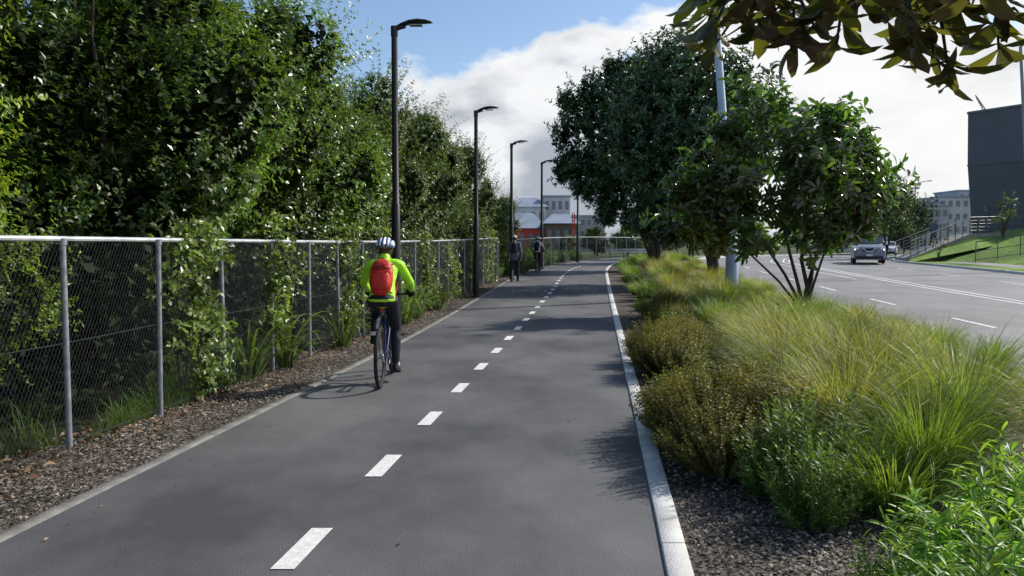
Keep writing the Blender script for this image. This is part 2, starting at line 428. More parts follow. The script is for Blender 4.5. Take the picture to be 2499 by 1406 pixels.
# ------------------------------------------------------------------ foliage generators
def nrm(A): return A / np.maximum(np.linalg.norm(A, axis=1, keepdims=True), 1e-9)
def noise3(P, f, seed):
    r = np.random.RandomState(seed); o = np.zeros(len(P))
    for i in range(5):
        k = r.normal(size=3) * f * (1 + .5 * i); o += np.sin(P @ k + r.uniform(0, 6.28)) / (1 + .4 * i)
    return o / 2.2
def leaf_arrays(P, D, A, L, W, hi, rng, droop=.15, fold=.22):
    n = len(P); D = nrm(D); S = np.cross(D, A); S = nrm(S + rng.normal(size=(n, 3)) * .25); N = np.cross(S, D)
    L = L[:, None]; W = W[:, None]
    if not hi:
        V = np.stack([P, P + D * L * .52 + S * W * .5 + N * W * fold, P + D * L - N * L * droop, P + D * L * .52 - S * W * .5 + N * W * fold], 1)
        F = np.arange(n)[:, None] * 4 + np.array([0, 1, 2, 3])
        return V.reshape(-1, 3), F
    ts = [0, .28, .58, .84, 1.0]; ws = [.06, .62, 1.0, .72, .03]
    parts = []
    for t, w in zip(ts, ws):
        c = P + D * L * t - N * L * droop * t * t * 1.4
        parts += [c + S * W * .5 * w + N * W * fold * w, c, c - S * W * .5 * w + N * W * fold * w]
    V = np.stack(parts, 1); base = np.arange(n)[:, None] * 15; Fs = []
    for i in range(4):
        for k in range(2): Fs.append(base + np.array([i * 3 + k, i * 3 + k + 1, i * 3 + k + 4, i * 3 + k + 3]))
    F = np.stack(Fs, 1).reshape(-1, 4)
    return V.reshape(-1, 3), F
def tuft_leaves(P, A, k, L, W, rng, hi=False, tilt=(35, 85), droop=.15):
    n = len(P); A = nrm(A)
    U = nrm(np.cross(A, rng.normal(size=(n, 3)))); Vv = np.cross(A, U)
    A2 = np.repeat(A, k, 0); U2 = np.repeat(U, k, 0); V2 = np.repeat(Vv, k, 0); P2 = np.repeat(P, k, 0)
    ph = (np.tile(np.arange(k), n) * 2.4 + rng.uniform(-.4, .4, n * k))[:, None]
    tl = np.radians(rng.uniform(tilt[0], tilt[1], n * k))[:, None]
    D = A2 * np.cos(tl) + (U2 * np.cos(ph) + V2 * np.sin(ph)) * np.sin(tl)
    LL = L * rng.uniform(.6, 1.2, n * k); WW = W * rng.uniform(.7, 1.15, n * k)
    P2 = P2 - A2 * (rng.uniform(0, .8, n * k) * L)[:, None]
    return leaf_arrays(P2, D, A2, LL, WW, hi, rng, droop)
def blob_points(blobs, n, rng, depth=.35, gap=None, gf=1.3, seed=1):
    B = np.array(blobs, float)
    if B.shape[1] == 4: B = np.concatenate([B, B[:, 3:4], B[:, 3:4]], 1)
    w = (B[:, 3] * B[:, 5]) ** 1.0; w /= w.sum()
    idx = rng.choice(len(B), n, p=w); d = nrm(rng.normal(size=(n, 3)))
    rad = 1 - rng.uniform(0, 1, n) ** 1.6 * depth
    lump = 1 + .13 * noise3(d * 2 + idx[:, None], 2.2, seed)
    P = B[idx, :3] + d * B[idx, 3:6] * (rad * lump)[:, None]
    keep = np.ones(n, bool)
    for j in range(len(B)):
        q = (P - B[j, :3]) / B[j, 3:6]; keep &= ~((np.linalg.norm(q, axis=1) < .72) & (idx != j))
    if gap is not None: keep &= noise3(P, gf, seed + 5) > gap
    return P[keep], d[keep]
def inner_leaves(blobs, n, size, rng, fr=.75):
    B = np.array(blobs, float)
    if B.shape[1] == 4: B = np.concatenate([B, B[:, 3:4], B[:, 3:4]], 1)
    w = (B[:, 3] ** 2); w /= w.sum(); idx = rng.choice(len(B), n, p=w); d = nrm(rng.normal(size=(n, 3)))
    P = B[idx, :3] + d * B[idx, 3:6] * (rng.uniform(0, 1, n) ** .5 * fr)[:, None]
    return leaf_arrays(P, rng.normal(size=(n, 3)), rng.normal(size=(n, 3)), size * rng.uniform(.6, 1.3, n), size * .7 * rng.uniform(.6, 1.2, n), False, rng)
def merge(parts):
    V = []; F = []; Mi = []; o = 0
    for v, f, mi in parts:
        V.append(v); F.append(f + o); Mi.append(np.full(len(f), mi)); o += len(v)
    return np.concatenate(V), np.concatenate(F), np.concatenate(Mi)

def limbs(mb, base, tops, r0, rng, fork=.35, n=8):
    for (tx, ty, tz, k) in tops:
        pts = [Vector(base)]; rad = [r0 * k * 1.25]
        b = Vector(base); e = Vector((tx, ty, tz)); steps = 6
        for i in range(1, steps + 1):
            t = i / steps
            p = b.lerp(e, t); bow = math.sin(t * math.pi)
            hx = (e.x - b.x) * (t ** 1.4 - t); hy = (e.y - b.y) * (t ** 1.4 - t)
            p += Vector((hx + rng.uniform(-.06, .06) * bow * (e - b).length * .5, hy + rng.uniform(-.06, .06) * bow * (e - b).length * .5, 0))
            pts.append(p); rad.append(r0 * k * (1 - t) ** .8 + .008)
        mb.tube(pts, rad, n)

# ---- hedge trees
def hedge_tree(name, seed, H=6.2, R=1.6, leaf='hedge', zlow=.7, nt=6400, lsize=.08, nb=24):
    rng = np.random.RandomState(seed); blobs = []
    for i in range(nb):
        z = rng.uniform(zlow + .5, H - .7); f = 1 - .6 * max(0, (z - H * .5) / (H * .5)) ** 1.4
        a = rng.uniform(0, 6.28); q = rng.uniform(.3, 1.05) * R * f
        r = rng.uniform(.34, .92)
        blobs.append((math.cos(a) * q, math.sin(a) * q, z, r * rng.uniform(.8, 1.15), r * rng.uniform(.8, 1.15), r * rng.uniform(.8, 1.3)))
    P, d = blob_points(blobs, nt * 2, rng, .3, -.22, 1.7, seed)
    A = nrm(d + np.array([0, 0, .55]) + rng.normal(size=P.shape) * .35)
    parts = []
    v, f = tuft_leaves(P, A, 6, lsize, lsize * .48, rng); parts.append((v, f, 0))
    ns = 460; Ps, ds = blob_points(blobs, ns * 2, rng, .1, None, 1, seed); As = nrm(ds + np.array([0, 0, .9]) + rng.normal(size=Ps.shape) * .3)
    Q = []; QA = []; ll = rng.uniform(.25, .95, len(Ps))[:, None]
    for t in np.linspace(.05, 1, 7):
        Q.append(Ps + As * t * ll); QA.append(As)
    v, f = tuft_leaves(np.concatenate(Q), np.concatenate(QA), 4, lsize * 1.0, lsize * .46, rng); parts.append((v, f, 0))
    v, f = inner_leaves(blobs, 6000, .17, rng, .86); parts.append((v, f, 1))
    V, F, Mi = merge(parts)
    e = empty(name)
    np_mesh('crown', V, F, [M[leaf], M['hedgeshade']], Mi, parent=e)
    mb = MB(); pr_ = random.Random(seed)
    limbs(mb, (0, 0, -.1), [(pr_.uniform(-.9, .9), pr_.uniform(-.9, .9), pr_.uniform(3, H - .8), pr_.uniform(.6, 1)) for _ in range(6)], .085, pr_)
    mb.obj('trunk', M['bark'], e)
    return e
HV = [hedge_tree('hedge_tree', 11, 6.3, 1.6, 'hedge', 1.0), hedge_tree('hedge_tree', 23, 6.0, 1.7, 'hedgeb', 1.1), hedge_tree('hedge_tree', 35, 6.5, 1.6, 'hedgec', .5), hedge_tree('hedge_tree', 47, 6.2, 1.6, 'hedge', .9)]
hl = {0: 'tall dense green leafy tree behind the chain link fence', 1: 'bright yellow-green leafy tree behind the chain link fence', 2: 'olive-green bushy tree behind the chain link fence', 3: 'tall dense green leafy tree behind the chain link fence'}
for i, h in enumerate(HV): tag(h, hl[i], 'tree', 'trees behind the fence')
rr = random.Random(5)
row = [(3.6, -6.6, 1, 1.0), (5.5, -6.3, 1, .86), (6.2, -5.9, 1, .54), (7.6, -7.0, 0, 1.03), (9.6, -6.4, 0, 1.02), (11.6, -6.5, 3, 1.05), (13.6, -6.2, 3, .98), (15.6, -6.3, 0, .98), (17.8, -6.0, 2, .86), (20.2, -6.1, 2, .86), (22.6, -5.9, 2, .90), (25.0, -6.1, 0, .84), (27.6, -5.9, 2, .88), (30.2, -5.9, 2, .88), (33.0, -5.7, 2, .84), (36.2, -5.6, 0, .74), (39.5, -5.3, 2, .62)]
row2 = [(6.0, -9.4, 0, 1.15), (9.2, -9.3, 3, 1.2), (12.4, -9.2, 0, 1.12), (15.6, -9, 3, 1.06), (19, -8.8, 2, .96), (22.5, -8.6, 2, .98), (26, -8.6, 2, 1.0), (30, -8.4, 2, .96), (34.5, -8.2, 0, .88), (39, -8.0, 2, .76), (43, -7.4, 2, .66)]
used = set()
for (y, r, vi, sc) in row + row2:
    loc = (rx(r, y), y, gzf(y)); rz = rr.uniform(0, 6.28); s = (sc * rr.uniform(.97, 1.05), sc * rr.uniform(.97, 1.05), sc)
    if vi not in used:
        used.add(vi); o = HV[vi]; o.location = loc; o.rotation_euler = (0, 0, rz); o.scale = s
    else:
        clone(HV[vi], loc, rz, s)
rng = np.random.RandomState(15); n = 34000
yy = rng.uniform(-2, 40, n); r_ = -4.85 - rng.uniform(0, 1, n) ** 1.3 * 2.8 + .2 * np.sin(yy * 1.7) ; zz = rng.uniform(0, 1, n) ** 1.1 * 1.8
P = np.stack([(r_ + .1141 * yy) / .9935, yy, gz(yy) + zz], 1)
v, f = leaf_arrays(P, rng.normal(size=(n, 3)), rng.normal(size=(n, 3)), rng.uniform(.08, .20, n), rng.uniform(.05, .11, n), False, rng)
stuff(np_mesh('undergrowth', v, f, M['hedgeshade']), 'tangled undergrowth beneath the trees, leaves coloured dark for shade', 'undergrowth')  # leaf mass coloured dark to stand for deep shade behind the fence

# ---- large-leaf trees
def big_tree(name, blobs, base, seed, nt, L, W, k, r0, tops, mats, hi=False, gap=-.45, inner=1500, insize=.22, parts_extra=None, gf=1.2, depth=.45):
    rng = np.random.RandomState(seed); P, d = blob_points(blobs, nt, rng, depth, gap, gf, seed)
    A = nrm(d + np.array([0, 0, .6]) + rng.normal(size=P.shape) * .4); parts = []
    v, f = tuft_leaves(P, A, k, L, W, rng, hi, (30, 95), .2); parts.append((v, f, 0))
    # sprigs that break the outline
    Ps, ds = blob_points(blobs, nt // 14, rng, .05, None, 1, seed); As = nrm(ds + np.array([0, 0, .7]) + rng.normal(size=Ps.shape) * .35)
    ll = rng.uniform(1.0, 3.2, len(Ps))[:, None] * L
    v, f = tuft_leaves(np.concatenate([Ps + As * ll * t for t in (.35, .7, 1)]), np.concatenate([As] * 3), max(4, k - 3), L, W, rng, hi, (30, 90), .2); parts.append((v, f, 0))
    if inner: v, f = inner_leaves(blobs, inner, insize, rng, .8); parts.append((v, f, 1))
    if parts_extra is not None:
        P, d = blob_points(parts_extra, 90, rng, .5); v, f = tuft_leaves(P, nrm(d + np.array([0, 0, .4])), k, L * .85, W * .85, rng, hi, (30, 95), .2); parts.append((v, f, 2))
    V, F, Mi = merge(parts); e = empty(name, base)
    np_mesh('crown', V, F, [M[m] for m in mats], Mi, parent=e)
    mb = MB(); limbs(mb, (0, 0, -.1), tops, r0, random.Random(seed)); mb.obj('trunk', M['bark'], e)
    return e
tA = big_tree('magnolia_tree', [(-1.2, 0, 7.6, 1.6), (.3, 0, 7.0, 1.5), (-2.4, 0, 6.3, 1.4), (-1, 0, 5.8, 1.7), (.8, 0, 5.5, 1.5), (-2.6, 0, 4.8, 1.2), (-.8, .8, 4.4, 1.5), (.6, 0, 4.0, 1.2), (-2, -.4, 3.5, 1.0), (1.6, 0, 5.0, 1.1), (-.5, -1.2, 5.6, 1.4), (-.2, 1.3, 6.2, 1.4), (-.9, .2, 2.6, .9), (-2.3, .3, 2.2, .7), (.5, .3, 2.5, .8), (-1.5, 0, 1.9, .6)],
    (7.3, 27.8, gzf(27.8)), 3, 5400, .20, .08, 8, .15, [(-1.2, 0, 7, 1), (-2.4, 0, 5, .6), (.8, 0, 6, .7), (.6, .5, 4.5, .5), (-.8, -.8, 5.5, .6)], ['mag2', 'hedgeshade'], inner=3200, insize=.26, gap=-.6)
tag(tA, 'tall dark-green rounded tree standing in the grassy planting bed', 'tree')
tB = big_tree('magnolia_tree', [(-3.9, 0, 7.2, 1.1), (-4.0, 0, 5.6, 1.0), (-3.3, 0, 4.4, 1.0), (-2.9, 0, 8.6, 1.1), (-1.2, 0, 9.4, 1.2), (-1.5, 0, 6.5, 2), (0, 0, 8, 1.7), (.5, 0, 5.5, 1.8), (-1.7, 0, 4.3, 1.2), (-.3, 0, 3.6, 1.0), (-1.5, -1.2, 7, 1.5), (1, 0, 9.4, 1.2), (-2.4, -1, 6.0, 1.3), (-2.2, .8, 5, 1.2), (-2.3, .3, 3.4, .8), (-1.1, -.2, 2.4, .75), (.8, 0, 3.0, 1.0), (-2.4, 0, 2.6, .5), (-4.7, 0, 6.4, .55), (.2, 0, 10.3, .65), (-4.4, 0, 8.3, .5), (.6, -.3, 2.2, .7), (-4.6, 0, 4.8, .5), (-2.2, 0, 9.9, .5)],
    (7.1, 38.0, gzf(38)), 4, 8200, .22, .085, 8, .17, [(-3.4, 0, 6, .8), (-2, 0, 8, 1), (0, 0, 8, 1), (1, 0, 6, .7), (-1.5, -.8, 5, .6)], ['mag2', 'hedgeshade'], inner=4200, insize=.30, gap=-.5)
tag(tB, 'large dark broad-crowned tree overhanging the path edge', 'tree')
tag(clone(tB, (8.9, 47.5, gzf(47.5)), 2.5, .58), 'smaller dark-green tree further along the planting bed', 'tree')
tag(clone(tA, (10.6, 55, gzf(55)), 1.2, .55), 'smaller dark-green tree further along the planting bed', 'tree')
tC = big_tree('magnolia_tree', [(-1.1, 0, 4.75, .6), (-1.75, .1, 4.05, .5), (-.4, .1, 4.25, .68), (.5, 0, 4.2, .55), (1.1, .1, 3.8, .48), (1.6, .2, 3.4, .34), (0, 0, 3.45, .8), (-1.5, 0, 3.3, .66), (-2.3, .2, 2.9, .52), (-2.9, .2, 2.6, .38), (1.05, -.1, 2.8, .62), (-.4, .1, 2.6, .68), (-1.6, 0, 2.3, .55), (-2.3, .1, 2.2, .45), (.2, .6, 3.5, .7), (.1, -.6, 3.0, .66), (1.65, .1, 2.7, .38), (.8, .2, 2.0, .5), (-.5, 0, 1.9, .5), (.25, 0, 1.85, .5), (1.3, .1, 2.1, .38), (-1.2, 0, 1.7, .38)],
    (6.65, 17.4, gzf(17.4)), 8, 1550, .27, .105, 8, .050, [(-1.2, 0, 4.2, .8), (-1.9, .1, 2.9, .7), (-2.6, .1, 2.4, .5), (0, .1, 3.9, 1), (.8, 0, 3.6, .8), (1.4, .1, 3, .6), (.5, -.4, 2.6, .6), (.45, .3, 1.6, .5)],
    ['mag', 'mag2', 'magy'], hi=True, gap=-.32, inner=420, insize=.22, parts_extra=[(-2.5, -.2, 1.8, .38), (-2.0, 0, 1.6, .28)], gf=2.4, depth=.6)
tag(tC, 'young glossy large-leaved tree with several stems by the road', 'tree')

# overhanging branch tree (trunk beside the camera, outside the view)
rng = np.random.RandomState(77)
e = empty('magnolia_tree', (4.3, 1.1, 0)); base = np.array([4.3, 1.1, 0])
limb = [(0, 0, 0), (-.05, .05, 1.0), (-.25, .2, 1.9), (-.9, .8, 2.42), (-1.7, 1.3, 2.50), (-2.5, 1.5, 2.46), (-3.05, 1.6, 2.47), (-3.65, 1.6, 2.46)]
mb = MB(); mb.tube(limb, [.13, .11, .09, .05, .035, .022, .013, .006], 8)
pts = []; dirs = []
for i in range(3, 7):
    a = Vector(limb[i]); b = Vector(limb[i + 1])
    for k in range(11):
        p = a.lerp(b, (k + rng.uniform(0, .8)) / 11); dn = -.24 if i < 6 else -.12
        q = p + Vector((rng.uniform(-.12, .12), rng.uniform(-.42, .42), rng.uniform(dn, .10)))
        mid = p.lerp(q, .5) + Vector((0, 0, .05)); mb.tube([p, mid, q], [.009, .006, .004], 5)
        pts.append(q); dirs.append((q - mid).normalized() + Vector((0, 0, -.25)))
        if k % 2 == 0:
            q2 = p + Vector((rng.uniform(-.15, .2), rng.uniform(-.3, .3), rng.uniform(.0, .3))); mb.tube([p, q2], [.008, .004], 5); pts.append(q2); dirs.append((q2 - p).normalized())
for w in [(1.43, 2.55, 2.15), (.90, 2.5, 2.22), (.80, 2.6, 2.30), (1.12, 2.7, 2.28), (1.40, 2.6, 2.22), (1.28, 2.5, 2.23), (.70, 2.6, 2.40), (.97, 2.5, 2.29), (1.2, 2.5, 2.31), (1.34, 2.62, 2.34), (1.55, 2.5, 2.30), (.86, 2.62, 2.36), (1.48, 2.6, 2.36), (1.03, 2.55, 2.36), (.62, 2.6, 2.42), (1.62, 2.6, 2.25)]:
    q = Vector(w) - Vector(base); p = min((Vector(limb[i]).lerp(Vector(limb[i + 1]), t / 6) for i in range(3, 7) for t in range(7)), key=lambda z: (z - q).length)
    mb.tube([p, p.lerp(q, .5) + Vector((0, 0, .03)), q], [.008, .006, .004], 5); pts.append(q); dirs.append(Vector((-.2, -.1, -.7)))
mb.obj('trunk', M['bark'], e)
P = np.array([tuple(p) for p in pts]); A = np.array([tuple(d) for d in dirs])
v, f = tuft_leaves(P, A, 8, .145, .060, rng, True, (20, 80), .22)
isl = (np.arange(len(f)) // 8); mi = (rng.uniform(size=isl.max() + 1) < .16).astype(int)[isl]
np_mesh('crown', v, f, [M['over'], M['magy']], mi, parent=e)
tag(e, 'large glossy-leaved tree with a low branch hanging over the bed', 'tree')

def small_tree(name, seed, H, R, zl, leaf, nt=1400, L=.14, nb=11, spread=.6):
    rng = np.random.RandomState(seed)
    blobs = [(rng.uniform(-spread, spread) * R, rng.uniform(-spread, spread) * R, rng.uniform(zl + R * .3, H - R * .35), R * rng.uniform(.4, .6)) for _ in range(nb)]
    return big_tree(name, blobs, (0, 0, 0), seed, nt, L, L * .5, 6, .09 * min(1, R), [(b[0], b[1], b[2], .7) for b in blobs[:5]], [leaf, 'hedgeshade'], inner=int(nt * .28), insize=.25 * min(1, R), gap=-.5)
sA = small_tree('street_tree', 61, 5.8, 1.7, 2.2, 'hedgec'); sA.location = (28.6, 59, .62); tag(sA, 'small round street tree beside the far kerb', 'tree', 'street trees')
for (x, y, s) in ((34.2, 64, .85), (32, 68, .95), (41, 84, 1.1), (36, 90, 1.2), (50, 100, 1.3)):
    tag(clone(sA, (x, y, .62), x, s), 'small round street tree beside the far kerb', 'tree', 'street trees')
sB = small_tree('sapling', 67, 2.6, .55, .7, 'hedgec', 70, .13, 6, 1.0); sB.location = (29.3, 46.0, 2.0); tag(sB, 'thin young sapling on the grass bank', 'tree', 'saplings on the bank')
tag(clone(sB, (30.9, 48.5, 2.5), 2, .9), 'thin young sapling on the grass bank', 'tree', 'saplings on the bank')
tag(clone(sB, (26.3, 47.5, .7), 1, .6), 'thin young sapling on the grass bank', 'tree', 'saplings on the bank')
for (x, y, s, v) in ((14, 92, .5, 2), (20, 98, .6, 2), (26, 100, .65, 0), (33, 104, .7, 2), (40, 108, .7, 2), (2.5, 72, .30, 0), (9, 84, .42, 2), (5.5, 78, .34, 2), (10.5, 70, .5, 0), (13.5, 74, .52, 2), (48, 112, .8, 0), (56, 110, .8, 2), (-2, 60, .42, 2), (-3, 52, .45, 2), (8.4, 76, .46, 2)):
    tag(clone(HV[v], (x, y, .5), x, (s * 1.7, s * 1.7, s)), 'distant rounded green tree beyond the bend of the path', 'tree', 'distant trees')

# ---- blades
def blades(n, R, Lr, w, droop, rng, bias=(0, 0), th0=(.02, .5), seg=6, origin=None):
    a = rng.uniform(0, 6.28, n); q = np.sqrt(rng.uniform(0, 1, n)) * R
    B = np.stack([np.cos(a) * q, np.sin(a) * q, np.zeros(n)], 1) if origin is None else origin
    az = np.stack([np.cos(a) + bias[0] + rng.normal(0, .35, n), np.sin(a) + bias[1] + rng.normal(0, .35, n), np.zeros(n)], 1); az = nrm(az)
    S = np.stack([-az[:, 1], az[:, 0], np.zeros(n)], 1) + rng.normal(size=(n, 3)) * .3; S = nrm(S)
    L = rng.uniform(Lr[0], Lr[1], n); t0 = rng.uniform(th0[0], th0[1], n); dr = droop * rng.uniform(.4, 1.3, n)
    pts = [B]; p = B.copy()
    for i in range(seg):
        th = np.minimum(t0 + dr * ((i + .5) / seg) ** 1.8, 2.7)
        p = p + (az * np.sin(th)[:, None] + np.array([0, 0, 1]) * np.cos(th)[:, None]) * (L / seg)[:, None]
        pts.append(p)
    rows = []
    for i, p in enumerate(pts):
        ww = w * (1 - (i / seg) ** 2 * .93) * .5
        rows += [p + S * ww, p - S * ww]
    V = np.stack(rows, 1); base = np.arange(n)[:, None] * (2 * (seg + 1)); Fs = [base + np.array([2 * i, 2 * i + 1, 2 * i + 3, 2 * i + 2]) for i in range(seg)]
    return V.reshape(-1, 3), np.stack(Fs, 1).reshape(-1, 4)
def tussock(name, seed, n, R, Lr, w, droop, m, bias=(0, 0)):
    rng = np.random.RandomState(seed); v, f = blades(n, R, Lr, w, droop, rng, bias, (.02, .62))
    return np_mesh(name, v, f, M[m])
def shoot_plant(name, seed, n, R, H, L, W, per, m, hi=False, tilt=(35, 80), var=(.6, 1.18)):
    rng = np.random.RandomState(seed)
    a = rng.uniform(0, 6.28, n); q = np.sqrt(rng.uniform(0, 1, n))
    B = np.stack([np.cos(a) * q * R * .35, np.sin(a) * q * R * .35, np.zeros(n)], 1)
    lump = 1 + .3 * noise3(np.stack([np.cos(a) * q, np.sin(a) * q, q * 0], 1), 3.2, seed)
    T = np.stack([np.cos(a) * q * R * lump, np.sin(a) * q * R * lump, H * np.sqrt(np.clip(1 - .8 * q ** 2, .05, 1)) * rng.uniform(var[0], var[1], n) * lump], 1) + rng.normal(size=(n, 3)) * .02
    dr = nrm(T - B); P = []; A = []
    for t in np.linspace(.25, 1, per):
        P.append(B + (T - B) * t + np.array([0, 0, 1]) * (t * t - t) * .1 * H); A.append(dr + np.array([0, 0, .3 * t]))
    v, f = tuft_leaves(np.concatenate(P), np.concatenate(A), 4, L, W, rng, hi, tilt, .15)
    S = nrm(np.cross(dr, rng.normal(size=(n, 3)))) * .0025
    sv = np.stack([B + S, B - S, T - S * .4, T + S * .4], 1).reshape(-1, 3); sf = np.arange(n)[:, None] * 4 + np.array([0, 1, 2, 3])
    V, F, Mi = merge([(v, f, 0), (sv, sf, 1)])
    return np_mesh(name, V, F, [M[m], M['barkg']], Mi)

protos = {
 'tall': (tussock('tussock_grass', 101, 1000, .14, (.70, 1.35), .0075, 1.8, 'tus', (-.1, -.05)), 'arching yellow-green tussock grass in the planting bed', 'grass'),
 'tallg': (tussock('tussock_grass', 111, 950, .14, (.70, 1.3), .0075, 1.7, 'tusg', (-.1, .05)), 'tall fresh green tussock grass in the planting bed', 'grass'),
 'mid': (tussock('tussock_grass', 102, 780, .12, (.50, 1.0), .0085, 1.75, 'tus', (-.12, 0)), 'arching yellow-green tussock grass in the planting bed', 'grass'),
 'green': (tussock('tussock_grass', 103, 780, .12, (.50, .95), .0085, 1.5, 'tusg', (-.1, 0)), 'fresh green tussock grass in the planting bed', 'grass'),
 'low': (tussock('tussock_grass', 104, 600, .14, (.35, .62), .008, 1.4, 'tusg', (-.1, 0)), 'short green grass clump near the road kerb', 'grass'),
 'olive': (shoot_plant('olive_shrub', 105, 600, .50, .56, .024, .014, 16, 'olive', var=(.68, 1.12)), 'wiry olive-brown shrub at the edge of the bed', 'shrub'),
 'shrub': (shoot_plant('green_shrub', 106, 100, .40, .70, .065, .014, 15, 'greens', False, (25, 60)), 'fine-leaved mid-green shrub in the bed', 'shrub'),
 'ground': (shoot_plant('green_shrub', 108, 340, .48, .34, .028, .014, 9, 'greens'), 'low green spreading shrub beside the kerb', 'shrub'),
 'herb': (shoot_plant('leafy_herb', 107, 46, .42, .48, .115, .023, 9, 'herb', True, (35, 75)), 'bright green long-leaved herb in the bed', 'plant'),
}
firsts = set()
def plant(kind, x, y, s=1.0, rz=None, sz=None):
    o, lab, cat = protos[kind]; loc = (x, y, gzf(y) - .01); rz = rr.uniform(-.6, .6) if rz is None else rz
    sc = (s, s, sz or s)
    if kind in firsts: o = o.copy(); COL.objects.link(o)
    firsts.add(kind); o.location = loc; o.rotation_euler = (0, 0, rz); o.scale = sc
    return tag(o, lab, cat, 'plants in the bed')
for a in ((1.80, 2.85, .9), (2.15, 3.15, .92), (2.45, 3.65, .9), (2.05, 3.45, .8), (2.8, 3.5, .95), (1.55, 2.65, .7), (2.75, 4.1, .9), (1.72, 3.25, .6)): plant('herb', *a, rz=rr.uniform(0, 6))
for a in ((1.72, 4.3, .72), (1.86, 4.8, .92), (1.64, 4.8, .68)): plant('shrub', *a, rz=rr.uniform(0, 6))
plant('low', 2.25, 4.5, 1.0); plant('green', 2.35, 4.9, .75); plant('low', 2.1, 5.3, .9)
for a in ((1.50, 5.35, .85), (1.64, 5.95, 1.02), (1.48, 6.3, .85), (2.0, 6.3, 1.0), (1.92, 5.5, .95), (1.62, 6.9, .7)): plant('olive', *a, rz=rr.uniform(0, 6))
for a in ((2.70, 4.95, .85), (3.35, 5.7, 1.0), (2.45, 6.9, .95)): plant('tallg', *a)
for a in ((2.50, 5.7, .95), (3.2, 6.9, .95), (2.9, 7.9, .95), (3.75, 5.0, .85), (3.9, 6.3, .8), (3.9, 7.4, .75), (3.0, 6.2, .9)): plant('tall', *a)
for a in ((1.90, 9.3, .95), (2.0, 10.2, .95), (2.35, 9.8, .9)): plant('olive', *a, rz=rr.uniform(0, 6))
plant('ground', 2.15, 11.2, 1); plant('ground', 1.95, 7.4, .9); plant('ground', 1.95, 8.2, .8)
y = 7.5
while y < 56:
    x0 = float(pathR(y)); x1 = float(roadN(y)); step = .88 if y < 25 else 1.3
    w = x1 - x0
    u = 1.0
    while u < w - .25:
        f = u / w; yy = y + rr.uniform(-.35, .35); xx = x0 + u + rr.uniform(-.2, .2)
        if f < .30:
            if y > 10.5:
                kd = rr.choice(['ground', 'olive', 'ground', 'shrub'] if y < 20 else ['ground', 'low', 'green']); plant(kd, xx, yy, rr.uniform(.7, .95), rz=rr.uniform(0, 6))
        elif f < .72: plant(rr.choice(['mid', 'green', 'mid', 'green', 'tall' if y < 14 else 'mid']), xx, yy, rr.uniform(.62, 1.12))
        else: plant(rr.choice(['low', 'green', 'mid']) if y > 11 else rr.choice(['mid', 'green']), xx, yy, rr.uniform(.66, .88))
        u += .86 if y < 25 else 1.2
    y += step

def flat_bits(name, n, xf, y0, y1, size, m, lab, cat, rng, pw=1.0):
    y = y0 + (y1 - y0) * rng.uniform(0, 1, n) ** pw; x = xf(y, rng.uniform(0, 1, n))
    P = np.stack([x, y, gz(y) + rng.uniform(.0, .022, n)], 1)
    D = np.stack([rng.normal(size=n), rng.normal(size=n), rng.normal(size=n) * .22], 1); A = np.stack([rng.normal(size=n) * .3, rng.normal(size=n) * .3, np.ones(n)], 1)
    L = size * rng.uniform(.5, 1.4, n); v, f = leaf_arrays(P, D, A, L, L * rng.uniform(.25, .6, n), False, rng, .05)
    return stuff(np_mesh(name, v, f, M[m]), lab, cat)
rng = np.random.RandomState(9)
flat_bits('mulch_chips', 42000, lambda y, t: pathL(y) - .12 - t * 1.0, 2.5, 30, .030, 'chips', 'loose bark chips beside the path', 'mulch', rng, 1.6)
flat_bits('bed_mulch_chips', 30000, lambda y, t: pathR(y) + .15 + t * 1.3, 2.5, 18, .032, 'chips', 'loose bark chips in the planting bed', 'mulch', rng, 1.8)
flat_bits('dead_leaves', 2800, lambda y, t: pathL(y) - .45 - (t ** .7) * .85, 3.5, 26, .078, 'deadleaf', 'fallen brown leaves along the fence base', 'leaves', rng, 1.3)
flat_bits('path_litter', 110, lambda y, t: pathL(y) + (t ** 2.2) * 3.3, 3, 26, .026, 'deadleaf', 'few small leaves scattered on the path', 'leaves', rng, 1.3)
n = 11000; yb = 3 + rng.uniform(0, 1, n) ** 1.2 * 7; xb = pathL(yb) - .95 - rng.uniform(0, 1, n) ** 1.7 * 1.2
O = np.stack([xb, yb, gz(yb) - .01], 1)
keep = (noise3(O, 1.6, 3) > -.05); O = O[keep]
v, f = blades(len(O), 1, (.10, .40), .007, 1.5, rng, origin=O, seg=4)
stuff(np_mesh('shade_grass', v, f, M['grassd']), 'rough green grass growing behind the fence', 'grass')

